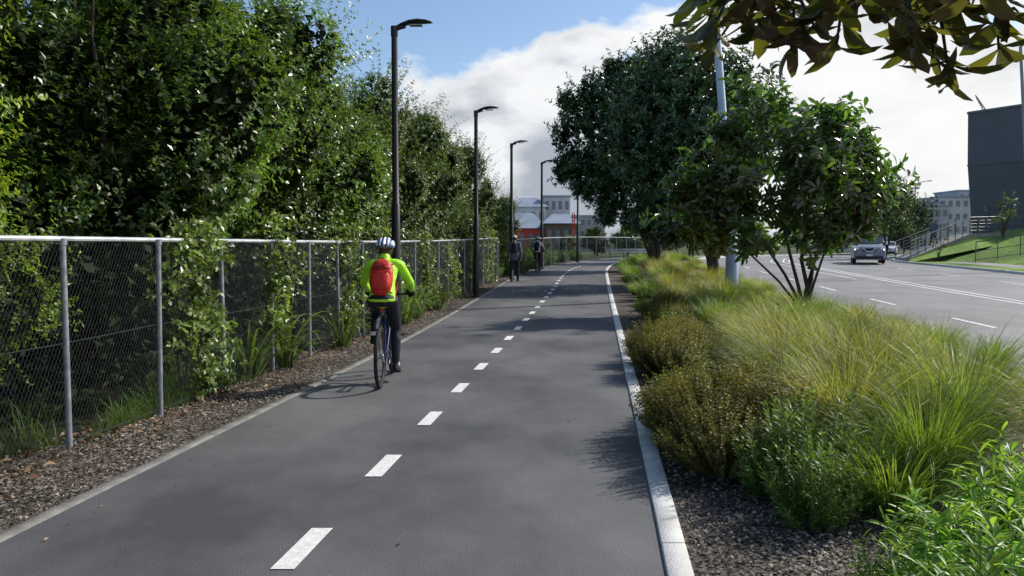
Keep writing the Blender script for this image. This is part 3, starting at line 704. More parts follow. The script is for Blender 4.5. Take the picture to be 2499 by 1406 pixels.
# ------------------------------------------------------------------ chain link fence
def fence(name, pts, H, spacing, lab, pitch=.042, posts_r=.024):
    P = [Vector((p[0], p[1], 0)) for p in pts]; cum = [0]
    for a, b in zip(P[:-1], P[1:]): cum.append(cum[-1] + (b - a).length)
    T = cum[-1]
    X = lambda s: np.interp(s, cum, [p.x for p in P]); Y = lambda s: np.interp(s, cum, [p.y for p in P])
    e = empty(name, (float(X(0)), float(Y(0)), gzf(Y(0)))); o3 = Vector(e.location)
    def pt(s, z): y = float(Y(s)); return Vector((float(X(s)), y, gzf(y) + z)) - o3
    n = int(T / spacing)
    pm = MB(); pm.tube([(0, 0, -.1), (0, 0, H)], posts_r, 10); pm.tube([(0, 0, H - .04), (0, 0, H + .012)], posts_r * 1.35, 10)
    p0 = pm.obj('post', M['galv'], e)
    for i in range(n + 1):
        q = p0 if i == 0 else p0.copy()
        if i: COL.objects.link(q); q.parent = e
        q.location = pt(i * spacing, 0); q.rotation_euler = (rr.uniform(-.012, .012), rr.uniform(-.015, .015), 0)
    mb = MB(); ss = np.arange(0, T + .01, .6); mb.tube([pt(s, H + .008) for s in ss], .020, 8)
    mb.obj('top_rail', M['rail'], e)
    mb = MB(); mb.tube([pt(s, .06) for s in ss], .003, 4); mb.tube([pt(s, H * .52 + .01 * math.sin(s * 2)) for s in ss], .0025, 4); mb.obj('tension_wire', M['wire'], e)
    V = []; F = []; r = .0014; run = H * .55
    for sgn in (1, -1):
        s = -run
        while s < T + run:
            a, b = (s, s + run) if sgn > 0 else (s + run, s)
            z0, z1 = .03, H - .01
            def cl(s0, za, s1, zb):
                lo, hi = 0, T
                if s0 < lo: t = (lo - s0) / (s1 - s0); s0, za = lo, za + (zb - za) * t
                if s0 > hi: t = (hi - s0) / (s1 - s0); s0, za = hi, za + (zb - za) * t
                return s0, za
            if max(a, b) > 0 and min(a, b) < T:
                a2, za = cl(a, z0, b, z1); b2, zb = cl(b, z1, a, z0)
                A = pt(a2, za); B = pt(b2, zb)
                d = (B - A)
                if d.length > .03:
                    d.normalize(); off = Vector((.0025 * sgn, 0, 0)); u = d.cross(Vector((1, .1, 0))).normalized(); w = d.cross(u)
                    k = len(V)
                    for c in (A, B):
                        for ang in (0, 2.094, 4.189): V.append(tuple(c + off + (u * math.cos(ang) + w * math.sin(ang)) * r))
                    for i in range(3): F.append((k + i, k + (i + 1) % 3, k + 3 + (i + 1) % 3, k + 3 + i))
            s += pitch
    np_mesh('wire_mesh', V, F, M['wire'], parent=e)
    return tag(e, lab, 'fence')
FY = np.arange(3.43, 31.5, .5)
fence('chain_link_fence', [(rx(-4.1, y), y) for y in FY], 1.64, 1.25, 'galvanised chain link fence with white top rail beside the path')
fence('chain_link_fence', [(.0, 32.5), (.9, 36), (1.9, 41), (3.4, 47), (6.5, 55), (10.5, 63), (17, 71), (24, 77)], 1.55, 2.4, 'long chain link fence following the outside of the path bend', .09)

# vines and flax on the fence
def vine(y0, y1, zl, zh, n, seed, m='vine', out=.03):
    rng = np.random.RandomState(seed); y = rng.uniform(y0, y1, n); z = zl + (zh - zl) * rng.uniform(0, 1, n)
    c = (y0 + y1) / 2 + .25 * np.sin(z * 3 + seed) * (y1 - y0) * .5; wdt = (y1 - y0) * (.28 + .25 * np.sin(z * 4.1 + seed * 2) ** 2)
    y = c + np.clip(rng.normal(0, 1, n), -2, 2) * wdt * .45
    x = rx(-4.1, y) + rng.normal(0, .12, n) + out
    P = np.stack([x, y, z + gz(y)], 1); b = np.array([rx(-4.1, (y0 + y1) / 2), (y0 + y1) / 2, gzf((y0 + y1) / 2)])
    keep = noise3(P, 3.5, seed) > -.35; P = P[keep]
    A = nrm(np.array([.8, -.3, .5]) + rng.normal(size=P.shape) * .5)
    v, f = tuft_leaves(P - b, A, 6, .07, .04, rng)
    e = np_mesh('climbing_plant', v, f, [M[m], M['bark']]); e.location = b
    mb = MB(); r2 = random.Random(seed)
    for k in range(4):
        q = r2.uniform(-.15, .15); mb.tube([(q, q, 0), (q + r2.uniform(-.1, .1), q + r2.uniform(-.15, .15), zh * .5), (q * .5, r2.uniform(-.2, .2), zh * .9)], [.012, .009, .004], 5)
    mb.obj('stem', M['bark'], e)
    tag(e, 'leafy climbing plant growing through the chain link fence', 'plant', 'climbing plants on the fence')
vine(7.2, 8.5, .05, 1.85, 760, 1); vine(9.3, 10.3, .5, 2.0, 480, 2); vine(11.7, 13.3, .3, 1.9, 560, 4)
vine(14.0, 16.0, .1, 1.9, 560, 5); vine(17, 19, .1, 1.9, 480, 6); vine(20, 22.5, .1, 1.8, 480, 7); vine(23.5, 26, .1, 1.8, 460, 8); vine(27, 30, .1, 2.0, 480, 9)
rng = np.random.RandomState(55); v, f = blades(46, .12, (.7, 1.15), .045, 1.9, rng, (.5, -.3), (.1, .7), 7)
fl = np_mesh('flax_plant', v, f, M['flax']); fl.location = (rx(-4.2, 9.2), 9.2, 0); tag(fl, 'strappy-leaved flax plant growing at the fence base', 'plant', 'flax plants by the fence')
for (y, r, s) in ((10.0, -4.1, .9), (14.2, -3.9, 1.0), (15.4, -3.9, 1.1), (16.4, -3.9, .9), (18.6, -3.9, .9), (12.0, -4.0, .8)):
    o = fl.copy(); COL.objects.link(o); o.location = (rx(r, y), y, gzf(y)); o.rotation_euler = (0, 0, rr.uniform(-.6, .6)); o.scale = (s, s, s * 1.1)
for (x, y, s) in ((.3, 35, 1.4), (.0, 37.5, 1.9), (1.0, 39.8, 1.6), (.9, 42.5, 2.0), (1.9, 43.5, 1.5), (2.0, 46, 1.7), (3.0, 48.5, 1.5), (4.2, 51.5, 1.4), (-.5, 34, 1.6), (-.9, 31.5, 1.3)):
    o = plant('ground', x, y, s, sz=s * 1.5); o["group"] = 'shrubs along the path bend'; o["label"] = 'low leafy green shrub beside the fence'

# ------------------------------------------------------------------ street lamps
def street_lamp():
    e = empty('street_lamp')
    mb = MB(); mb.tube([(0, 0, -.05), (0, 0, 2.3), (0, 0, 2.32), (0, 0, 5.28)], [.082, .078, .062, .052], 14); mb.tube([(0, 0, -.02), (0, 0, .03)], .14, 14)
    mb.obj('pole', M['black'], e)
    mb = MB(); mb.tube([(0, 0, 5.2), (0, 0, 5.37)], .062, 14); mb.tube([(0, 0, 5.31), (.10, 0, 5.345), (.2, 0, 5.37)], [.035, .032, .03], 10); mb.box((.09, 0, 5.36), (.16, .07, .035)); mb.obj('bracket', M['black'], e)
    V = []; F = []; st = [(.05, .05, .02), (.12, .075, .035), (.25, .11, .05), (.4, .125, .05), (.54, .11, .038), (.64, .06, .022), (.67, .012, .008)]
    for (x, w, h) in st:
        zc = 5.36 + (x - .05) * .12 + .045 * math.sin((x) / .67 * math.pi)
        for k in range(12):
            t = 2 * math.pi * k / 12; V.append((x, w * math.cos(t), zc + h * math.sin(t) * (1 if math.sin(t) > 0 else .45)))
    for i in range(len(st) - 1):
        for k in range(12): F.append((i * 12 + k, i * 12 + (k + 1) % 12, (i + 1) * 12 + (k + 1) % 12, (i + 1) * 12 + k))
    mb = MB(); mb.add(V, F + [tuple(range(11, -1, -1)), tuple(range(72, 84))]); mb.obj('lamp_head', M['black'], e)
    mb = MB(); mb.box((.38, 0, 5.385), (.22, .13, .012)); mb.obj('lens', M['alloy'], e)
    return e
L0 = street_lamp(); pos = [(-2.04, 13.55), (-1.04, 22.4), (-.02, 30.6), (1.5, 39.0), (4.1, 48.2)]
for i, (x, y) in enumerate(pos):
    o = L0 if i == 0 else clone(L0)
    o.location = (x, y, gzf(y)); o.rotation_euler = (0, 0, -.05 * i)
    tag(o, 'slim black street lamp standing between path and fence', 'street lamp', 'street lamps along the path')

def column(x, y, h, lean, r=.11, lab='', pm='bluepole'):
    e = empty('lighting_column', (x, y, gzf(y)))
    mb = MB(); mb.tube([(0, 0, -.1), (0, 0, 1.3), (0, 0, 1.35), (lean, 0, h)], [r * 1.35, r * 1.3, r, r * .62], 16); mb.obj('pole', M[pm], e)
    mb = MB(); mb.tube([(lean, 0, h - .05), (lean + .5, 0, h + .5), (lean + 1.8, 0, h + .75)], [r * .6, r * .45, r * .35], 10); mb.obj('arm', M[pm], e)
    mb = MB(); mb.ell((lean + 2.1, 0, h + .75), (.4, .16, .08)); mb.obj('lamp_head', M['galv'], e)
    tag(e, lab, 'street light'); return e
column(6.35, 22.2, 10.0, -.75, .14, 'tall pale grey road lighting column in the bed')
column(25.9, 38.5, 11.0, -.85, .11, 'tall thin grey lighting column across the road', 'greypole')
e = column(58.4, 112, 9.5, 0, .12, 'distant floodlight mast above the trees', 'greypole')
mb = MB(); mb.box((0, 0, 9.8), (1.6, .2, .25)); mb.box((0, 0, 9.2), (1.2, .2, .2)); mb.obj('floodlight', M['galv'], e)

# ------------------------------------------------------------------ people helper
def sph_pts():
    bm = bmesh.new(); bmesh.ops.create_icosphere(bm, subdivisions=2, radius=1); p = [v.co.copy() for v in bm.verts]; bm.free(); return p
SP = sph_pts()
def body(name, caps, mats, voxel=.009, parent=None, smooth=3, infl=0.0):
    mb = MB()
    for cp in caps:
        p0, r0, p1, r1 = cp
        r0 = r0 if hasattr(r0, '__len__') else (r0,) * 3; r1 = r1 if hasattr(r1, '__len__') else (r1,) * 3
        bm = bmesh.new()
        for c, r in ((p0, r0), (p1, r1)):
            for s in SP: bm.verts.new((c[0] + s.x * (r[0] + infl), c[1] + s.y * (r[1] + infl), c[2] + s.z * (r[2] + infl)))
        res = bmesh.ops.convex_hull(bm, input=bm.verts)
        junk = [g for g in res['geom_interior'] + res['geom_unused'] if isinstance(g, bmesh.types.BMVert)]
        bmesh.ops.delete(bm, geom=list(set(junk)), context='VERTS')
        bmesh.ops.recalc_face_normals(bm, faces=bm.faces)
        bm.verts.index_update()
        mb.add([v.co for v in bm.verts], [[v.index for v in f.verts] for f in bm.faces]); bm.free()
    me = bpy.data.meshes.new(name); me.from_pydata(mb.v, [], mb.f); me.update()
    o = link(bpy.data.objects.new(name, me))
    m = o.modifiers.new('r', 'REMESH'); m.mode = 'VOXEL'; m.voxel_size = voxel; m.use_smooth_shade = True
    if smooth: s = o.modifiers.new('s', 'SMOOTH'); s.factor = .5; s.iterations = smooth
    bpy.context.view_layer.update(); dg = bpy.context.evaluated_depsgraph_get()
    m2 = bpy.data.meshes.new_from_object(o.evaluated_get(dg)); o.modifiers.clear(); o.data = m2; m2.materials.clear(); m2.materials.append(mats)
    m2.polygons.foreach_set('use_smooth', [True] * len(m2.polygons))
    if parent: o.parent = parent
    return o
def hand_caps(wrist, f, nml, th, curl=.9, s=1.0):
    f = Vector(f).normalized(); nml = Vector(nml).normalized(); th = Vector(th).normalized(); w = Vector(wrist); caps = []
    k0 = w + f * .03 * s; k1 = w + f * .085 * s
    for o in (-.026, -.009, .009, .026):
        caps.append((k0 + th * o * .8 * s, .014 * s, k1 + th * o * s, .0115 * s))
    for o, L in ((.029, .070), (.0098, .078), (-.0098, .072), (-.029, .056)):
        p = k1 + th * o * s; a = curl * .5; r = .0085 * s
        for seg in (.45, .32, .23):
            d = f * math.cos(a) + nml * math.sin(a); q = p + d * L * seg * s * 1.05; caps.append((p, r, q, r * .93)); p = q; r *= .93; a += curl * .75
    p = k0 + th * .028 * s; d = (th * .75 + f * .6 + nml * .3).normalized(); q = p + d * .036 * s; caps.append((p, .012 * s, q, .010 * s))
    d = (f * .7 + nml * .7 * curl + th * .1).normalized(); caps.append((q, .010 * s, q + d * .03 * s, .008 * s))
    return caps
def head_caps(c, s=1.0):
    c = Vector(c); V = Vector
    return [(c + V((0, -.01, .02)), (.074 * s, .090 * s, .090 * s), c + V((0, .0, .0)), (.070 * s, .088 * s, .090 * s)),
            (c + V((0, .03, -.05)), (.055, .055, .055), c + V((0, .05, -.085)), (.035, .035, .028)),
            (c + V((0, .088, .0)), .011, c + V((0, .108, -.028)), .013),
            (c + V((-.02, .088, -.06)), .009, c + V((.02, .088, -.06)), .009),
            (c + V((.074, -.005, .005)), (.010, .02, .026), c + V((.078, -.01, -.01)), (.008, .014, .018)),
            (c + V((-.074, -.005, .005)), (.010, .02, .026), c + V((-.078, -.01, -.01)), (.008, .014, .018))]
def eyes(c, parent):
    for sx in (-1, 1):
        mb = MB(); mb.ell((c[0] + sx * .031, c[1] + .083, c[2] + .005), (.012, .008, .008), 10, 6); mb.obj('eye', M['whitefab'], parent)

# ------------------------------------------------------------------ bicycle
def bicycle(loc, rz, fm, lab):
    e = empty('bicycle', loc, rz)
    for yc in (0, 1.05):
        mb = MB()
        for k in range(28):
            a = 2 * math.pi * k / 28; sx = .022 if k % 2 else -.022
            mb.tube([(sx, yc + .02 * math.cos(a), .345 + .02 * math.sin(a)), (0, yc + .30 * math.cos(a), .345 + .30 * math.sin(a))], .0012, 4, False)
        mb.tube([(-.05, yc, .345), (.05, yc, .345)], .018, 10)
        w = mb.obj('wheel', M['alloy'], e)
        mb = MB(); mb.ring((0, yc, .345), .323, .022, 40, 8); mb.obj('tyre', M['rubber'], w)
        mb = MB(); mb.ring((0, yc, .345), .300, .010, 40, 6, r2=.013); mb.obj('rim', M['frameg'], w)
    bb = (0, .43, .29); st = (0, .26, .80); hd = (0, .83, .92); hd2 = (0, .86, .78)
    mb = MB()
    for a, b, r in ((bb, st, .017), (st, hd, .016), (bb, hd2, .022), (hd, hd2, .021)): mb.tube([a, b], r, 10)
    for sx in (-1, 1): mb.tube([(sx * .02, st[1], st[2] - .03), (sx * .055, 0, .345)], .009, 8); mb.tube([(sx * .03, bb[1], bb[2]), (sx * .055, 0, .345)], .010, 8)
    mb.obj('frame', fm, e)
    mb = MB(); mb.tube([hd2, (0, .89, .70)], .02, 10)
    for sx in (-1, 1): mb.tube([(0, .885, .71), (sx * .055, .90, .68), (sx * .055, 1.05, .345)], [.015, .015, .010], 8)
    mb.obj('fork', fm, e)
    mb = MB(); mb.tube([st, (0, .225, .93)], .014, 10); mb.obj('seat_post', M['alloy'], e)
    mb = MB(); mb.ell((0, .17, .945), (.075, .09, .028)); mb.ell((0, .28, .95), (.028, .12, .022)); mb.obj('saddle', M['rubber'], e)
    mb = MB(); mb.tube([hd, (0, .81, .97), (0, .88, 1.0)], .014, 8); mb.tube([(-.29, .84, 1.01), (-.1, .885, 1.0), (0, .89, 1.0), (.1, .885, 1.0), (.29, .84, 1.01)], .012, 8); mb.tube([(-.3, .838, 1.01), (-.19, .868, 1.006)], .017, 8); mb.tube([(.3, .838, 1.01), (.19, .868, 1.006)], .017, 8)
    mb.obj('handlebar', M['rubber'], e)
    mb = MB(); mb.ring((.035, .43, .29), .085, .006, 28, 6); mb.tube([(-.06, .43, .29), (.06, .43, .29)], .016, 8)
    mb.tube([(.065, .43, .29), (.075, .455, .12)], .010, 6); mb.tube([(-.065, .43, .29), (-.075, .405, .46)], .010, 6); mb.ring((.035, 0, .345), .04, .008, 20, 6)
    mb.tube([(.035, .43, .375), (.035, 0, .385)], .004, 5); mb.tube([(.035, .43, .205), (.035, 0, .305)], .004, 5); mb.obj('crank', M['alloy'], e)
    for sx, yy, zz in ((1, .455, .12), (-1, .405, .46)):
        mb = MB(); mb.box((sx * .125, yy, zz), (.09, .085, .02)); mb.obj('pedal', M['rubber'], e)
    mb = MB(); mb.box((0, .20, .86), (.035, .02, .045)); mb.obj('rear_reflector', M['redp'], e)
    tag(e, lab, 'bicycle'); return e
def rider(loc, rz, jm, tm, lab, voxel=.009, helm=('helmw', 'helmb')):
    hd = Vector((0, .50, 1.555)); V = Vector
    torso = [(V((0, .20, .99)), (.145, .11, .10), V((0, .27, 1.16)), (.128, .10, .09)), (V((0, .27, 1.16)), (.128, .10, .09), V((0, .36, 1.31)), (.155, .11, .09)),
             (V((-.135, .40, 1.375)), (.058, .06, .055), V((.135, .40, 1.375)), (.058, .06, .055)), (V((0, .37, 1.32)), (.14, .105, .09), V((0, .41, 1.40)), (.075, .07, .05))]
    neck = [(V((0, .42, 1.40)), .055, hd + V((0, -.02, -.04)), .05)]
    arms = []; hands = {}
    for s in (-1, 1):
        sh = V((s * .17, .41, 1.365)); el = V((s * .275, .57, 1.155)); wr = V((s * .262, .795, 1.065))
        arms += [(sh, .052, sh.lerp(el, .5), .045), (sh.lerp(el, .5), .045, el, .038), (el, .038, el.lerp(wr, .35), .037), (el.lerp(wr, .35), .037, wr, .027)]
        hands[s] = hand_caps(wr + V((-s * .005, -.005, .0)), (-s * .08, .9, -.35), (0, -.3, -1), (-s, 0, 0), 1.15)
    hipR, knR, anR = V((.09, .235, .96)), V((.115, .47, .62)), V((.122, .385, .215)); hipL, knL, anL = V((-.09, .235, .96)), V((-.125, .62, .83)), V((-.12, .34, .545))
    legs = [(V((0, .2, .985)), (.155, .125, .095), V((0, .22, .96)), (.14, .11, .06))]
    for h, k, a in ((hipR, knR, anR), (hipL, knL, anL)):
        c = k.lerp(a, .28) + V((0, -.015, 0))
        legs += [(h, .088, h.lerp(k, .5), .078), (h.lerp(k, .5), .078, k, .056), (k, .056, c, .056), (c, .056, a, .036)]
    feet = []
    for a, s in ((anR, 1), (anL, -1)):
        hl_ = a + V((0, -.045, -.055)); toe = a + V((0, .165, -.075)); feet.append([(a, .036, hl_, .032), (hl_, .032, a + V((s * .003, .08, -.06)), (.042, .04, .028)), (a + V((0, .08, -.06)), (.042, .04, .028), toe, (.035, .03, .022))])
    allc = torso + neck + arms + hands[1] + hands[-1] + legs + feet[0] + feet[1] + head_caps(hd)
    b = body('person', allc, M['skin'], voxel); b.location = loc; b.rotation_euler = (0, 0, rz)
    body('jacket', torso + arms + [(V((0, .195, .975)), (.152, .12, .03), V((0, .2, 1.0)), (.146, .115, .04)), (V((0, .41, 1.40)), .062, V((0, .435, 1.455)), .052)], jm, voxel, b, 2, .011)
    body('tights', legs, tm, voxel, b, 2, .007)
    for s in (1, -1): body('glove', hands[s], M['rubber'], .0048, b, 1, .003)
    for fc in feet: body('shoe', fc, M['rubber'], .006, b, 1, .006)
    for a in (anR, anL):
        mb = MB(); mb.tube([a + V((0, 0, -.02)), a + V((0, .01, .055))], [.044, .043], 14); mb.obj('sock', M['whitefab'], b)
    mb = MB(); mb.ell(hd + V((0, -.015, -.025)), (.079, .087, .085)); mb.obj('hair', M['hair'], b)
    c = hd + V((0, -.005, .025)); nu, nv = 56, 18; Vt = []; F = []
    rot = Matrix.Rotation(math.radians(-8), 3, 'X')
    for j in range(nv + 1):
        ph = math.radians(104) * j / nv
        for i in range(nu):
            t = 2 * math.pi * i / nu; x = math.sin(ph) * math.cos(t); y = math.sin(ph) * math.sin(t); z = math.cos(ph)
            rib = 1.0 + (.07 * math.cos(x * 15) if z > .05 else -.02); q = rot @ V((x * .108 * rib, y * .143 * rib - .012 * (z < .2), z * .103 * rib + .005)); Vt.append(c + q)
    for j in range(nv):
        for i in range(nu): F.append((j * nu + i, (j + 1) * nu + i, (j + 1) * nu + (i + 1) % nu, j * nu + (i + 1) % nu))
    mb = MB(); mb.add(Vt, F)
    for k, f in enumerate(mb.f):
        cx = sum(Vt[i].x for i in f) / 4 - c.x; cz = sum(Vt[i].z for i in f) / 4 - c.z
        mb.m[k] = 1 if (math.cos(cx / .108 * 15) < -.15 or (-.01 < cz < .012)) else 0
    mb.obj('helmet', [M[helm[0]], M[helm[1]]], b)
    mb = MB()
    for s in (-1, 1): mb.tube([hd + V((s * .08, .0, .02)), hd + V((s * .072, .03, -.06)), hd + V((0, .04, -.118))], .004, 5)
    mb.obj('chin_strap', M['rubber'], b)
    eyes(hd, b)
    tag(b, lab, 'person'); return b
def backpack(loc, rz, m1, m2, lab, y=.14, z=1.24, tilt=-24, s=1.0):
    e = empty('backpack', loc, rz); R = Matrix.Rotation(math.radians(tilt), 3, 'X'); c = Vector((0, y, z))
    mb = MB(); mb.ell(c, (.130 * s, .08 * s, .215 * s), 28, 18, .74, R); mb.obj('bag', m1, e)
    mb = MB(); mb.ell(c + R @ Vector((0, -.05 * s, -.06 * s)), (.105 * s, .05 * s, .12 * s), 24, 14, .7, R); mb.obj('pocket', m1, e)
    mb = MB(); mb.tube([c + R @ Vector((x * .115 * s, -.080 * s - .012 * (1 - x * x), .075 * s + .012 * (1 - x * x))) for x in (-1, -.5, 0, .5, 1)], .005, 6)
    for zz in (-.02, .03, .08): mb.tube([c + R @ Vector((-.085, -.088 * s, zz)), c + R @ Vector((.085, -.088 * s, zz + .05))], .003, 5); mb.tube([c + R @ Vector((.085, -.088 * s, zz)), c + R @ Vector((-.085, -.088 * s, zz + .05))], .003, 5)
    mb.obj('zip', m2, e)
    mb = MB(); mb.tube([c + R @ Vector((x, zy, .20 * s + h)) for x, zy, h in ((-.03, 0, 0), (-.02, -.01, .03), (.02, -.01, .03), (.03, 0, 0))], .007, 6); mb.obj('handle', m2, e)
    for sx in (-1, 1):
        mb = MB(); mb.tube([c + R @ Vector((sx * .07, .03, .17)), c + R @ Vector((sx * .10, .13, .20)), c + R @ Vector((sx * .12, .24, .13)), c + R @ Vector((sx * .14, .27, -.02)), c + R @ Vector((sx * .14, .17, -.14)), c + R @ Vector((sx * .10, .05, -.16))], [.018, .02, .02, .016, .010, .008], 8); mb.obj('strap', m2, e)
    tag(e, lab, 'backpack'); return e

h1 = math.radians(1.0)
P1 = (-1.47, 8.52, 0)
bicycle(P1, h1, M['frameb'], 'dark blue bicycle being ridden along the path')
rider(P1, h1, M['lime'], M['tights'], 'cyclist in neon lime jacket, black tights and white helmet')
backpack(P1, h1, M['redbag'], M['redbag2'], 'red backpack worn by the cyclist in lime', y=.14, z=1.235)
h2 = math.radians(-8)
P2 = (1.12, 35.3, gzf(35.3))
bicycle(P2, h2, M['frameg'], 'dark bicycle ridden along the path edge')
rider(P2, h2, M['whitefab'], M['tights'], 'cyclist in white and blue top riding away', .014, ('helmb', 'helmw'))
backpack(P2, h2, M['navy'], M['navy'], 'dark backpack worn by the distant cyclist')

def walker(loc, rz, jm, tm, lab, H=1.75, cap=None, bag=False, stride=.26):
    V = Vector; hd = V((0, .03, 1.635))
    torso = [(V((0, 0, .96)), (.155, .105, .09), V((0, .0, 1.15)), (.14, .10, .09)), (V((0, 0, 1.15)), (.14, .10, .09), V((0, .0, 1.34)), (.165, .11, .09)), (V((-.14, 0, 1.43)), .06, V((.14, 0, 1.43)), .06), (V((0, 0, 1.36)), (.15, .1, .08), V((0, 0, 1.46)), (.07, .06, .05))]
    neck = [(V((0, 0, 1.46)), .055, hd + V((0, -.02, -.06)), .05)]; arms = []; hands = []
    for s in (-1, 1):
        sh = V((s * .185, 0, 1.42)); el = V((s * .235, -s * .06 - .02, 1.13)); wr = V((s * .24, -s * .07 + .09, .90))
        arms += [(sh, .058, sh.lerp(el, .5), .05), (sh.lerp(el, .5), .05, el, .042), (el, .042, wr, .03)]; hands += hand_caps(wr, (0, .15, -1), (-s, 0, 0), (0, 1, 0), .55)
    legs = [(V((0, 0, .95)), (.155, .11, .09), V((0, 0, .90)), (.14, .10, .07))]; feet = []
    for s, kn, an in ((1, V((.095, .16, .50)), V((.095, stride, .09))), (-1, V((-.095, .02, .49)), V((-.095, -stride, .13)))):
        hp = V((s * .09, 0, .90)); c = kn.lerp(an, .28) + V((0, -.015, 0)); legs += [(hp, .09, hp.lerp(kn, .5), .078), (hp.lerp(kn, .5), .078, kn, .058), (kn, .058, c, .056), (c, .056, an, .042)]
        dz = -.055 if s > 0 else -.10
        feet.append([(an, .038, an + V((0, -.045, -.045)), .034), (an + V((0, -.04, -.05)), .034, an + V((0, .17, dz)), (.038, .04, .028))])
    b = body('person', torso + neck + arms + hands + legs + feet[0] + feet[1] + head_caps(hd), M['skin'], .012); b.location = loc; b.rotation_euler = (0, 0, rz)
    body('jacket', torso + arms + [(V((0, 0, .86)), (.165, .12, .05), V((0, 0, 1.0)), (.16, .115, .05))], jm, .012, b, 2, .016)
    body('trousers', legs, tm, .012, b, 2, .012)
    for fc in feet: body('shoe', fc, M['rubber'], .009, b, 1, .006)
    mb = MB(); mb.ell(hd + V((0, -.02, .02)), (.081, .092, .095)); mb.obj('hair', M['hair'], b)
    if cap: mb = MB(); mb.ell(hd + V((0, -.005, .055)), (.09, .105, .075)); mb.ell(hd + V((0, .1, .045)), (.065, .07, .010)); mb.obj('cap', M[cap], b)
    eyes(hd, b); tag(b, lab, 'person')
    if bag: backpack((loc[0], loc[1], loc[2] + .06), rz, M['navy'], M['black'], 'dark backpack worn by the walking person', y=-.18, z=1.22, tilt=0, s=.85)
    return b
walker((.1, 29.3, gzf(29.3)), math.radians(-6), M['greyfab'], M['navy'], 'person in blue-grey jacket and pale cap walking away', cap='whitefab', bag=True)
walker((10.6, 45.5, gzf(45.5) + .02), math.radians(-10), M['navy'], M['navy'], 'person in dark clothing walking beside the road')

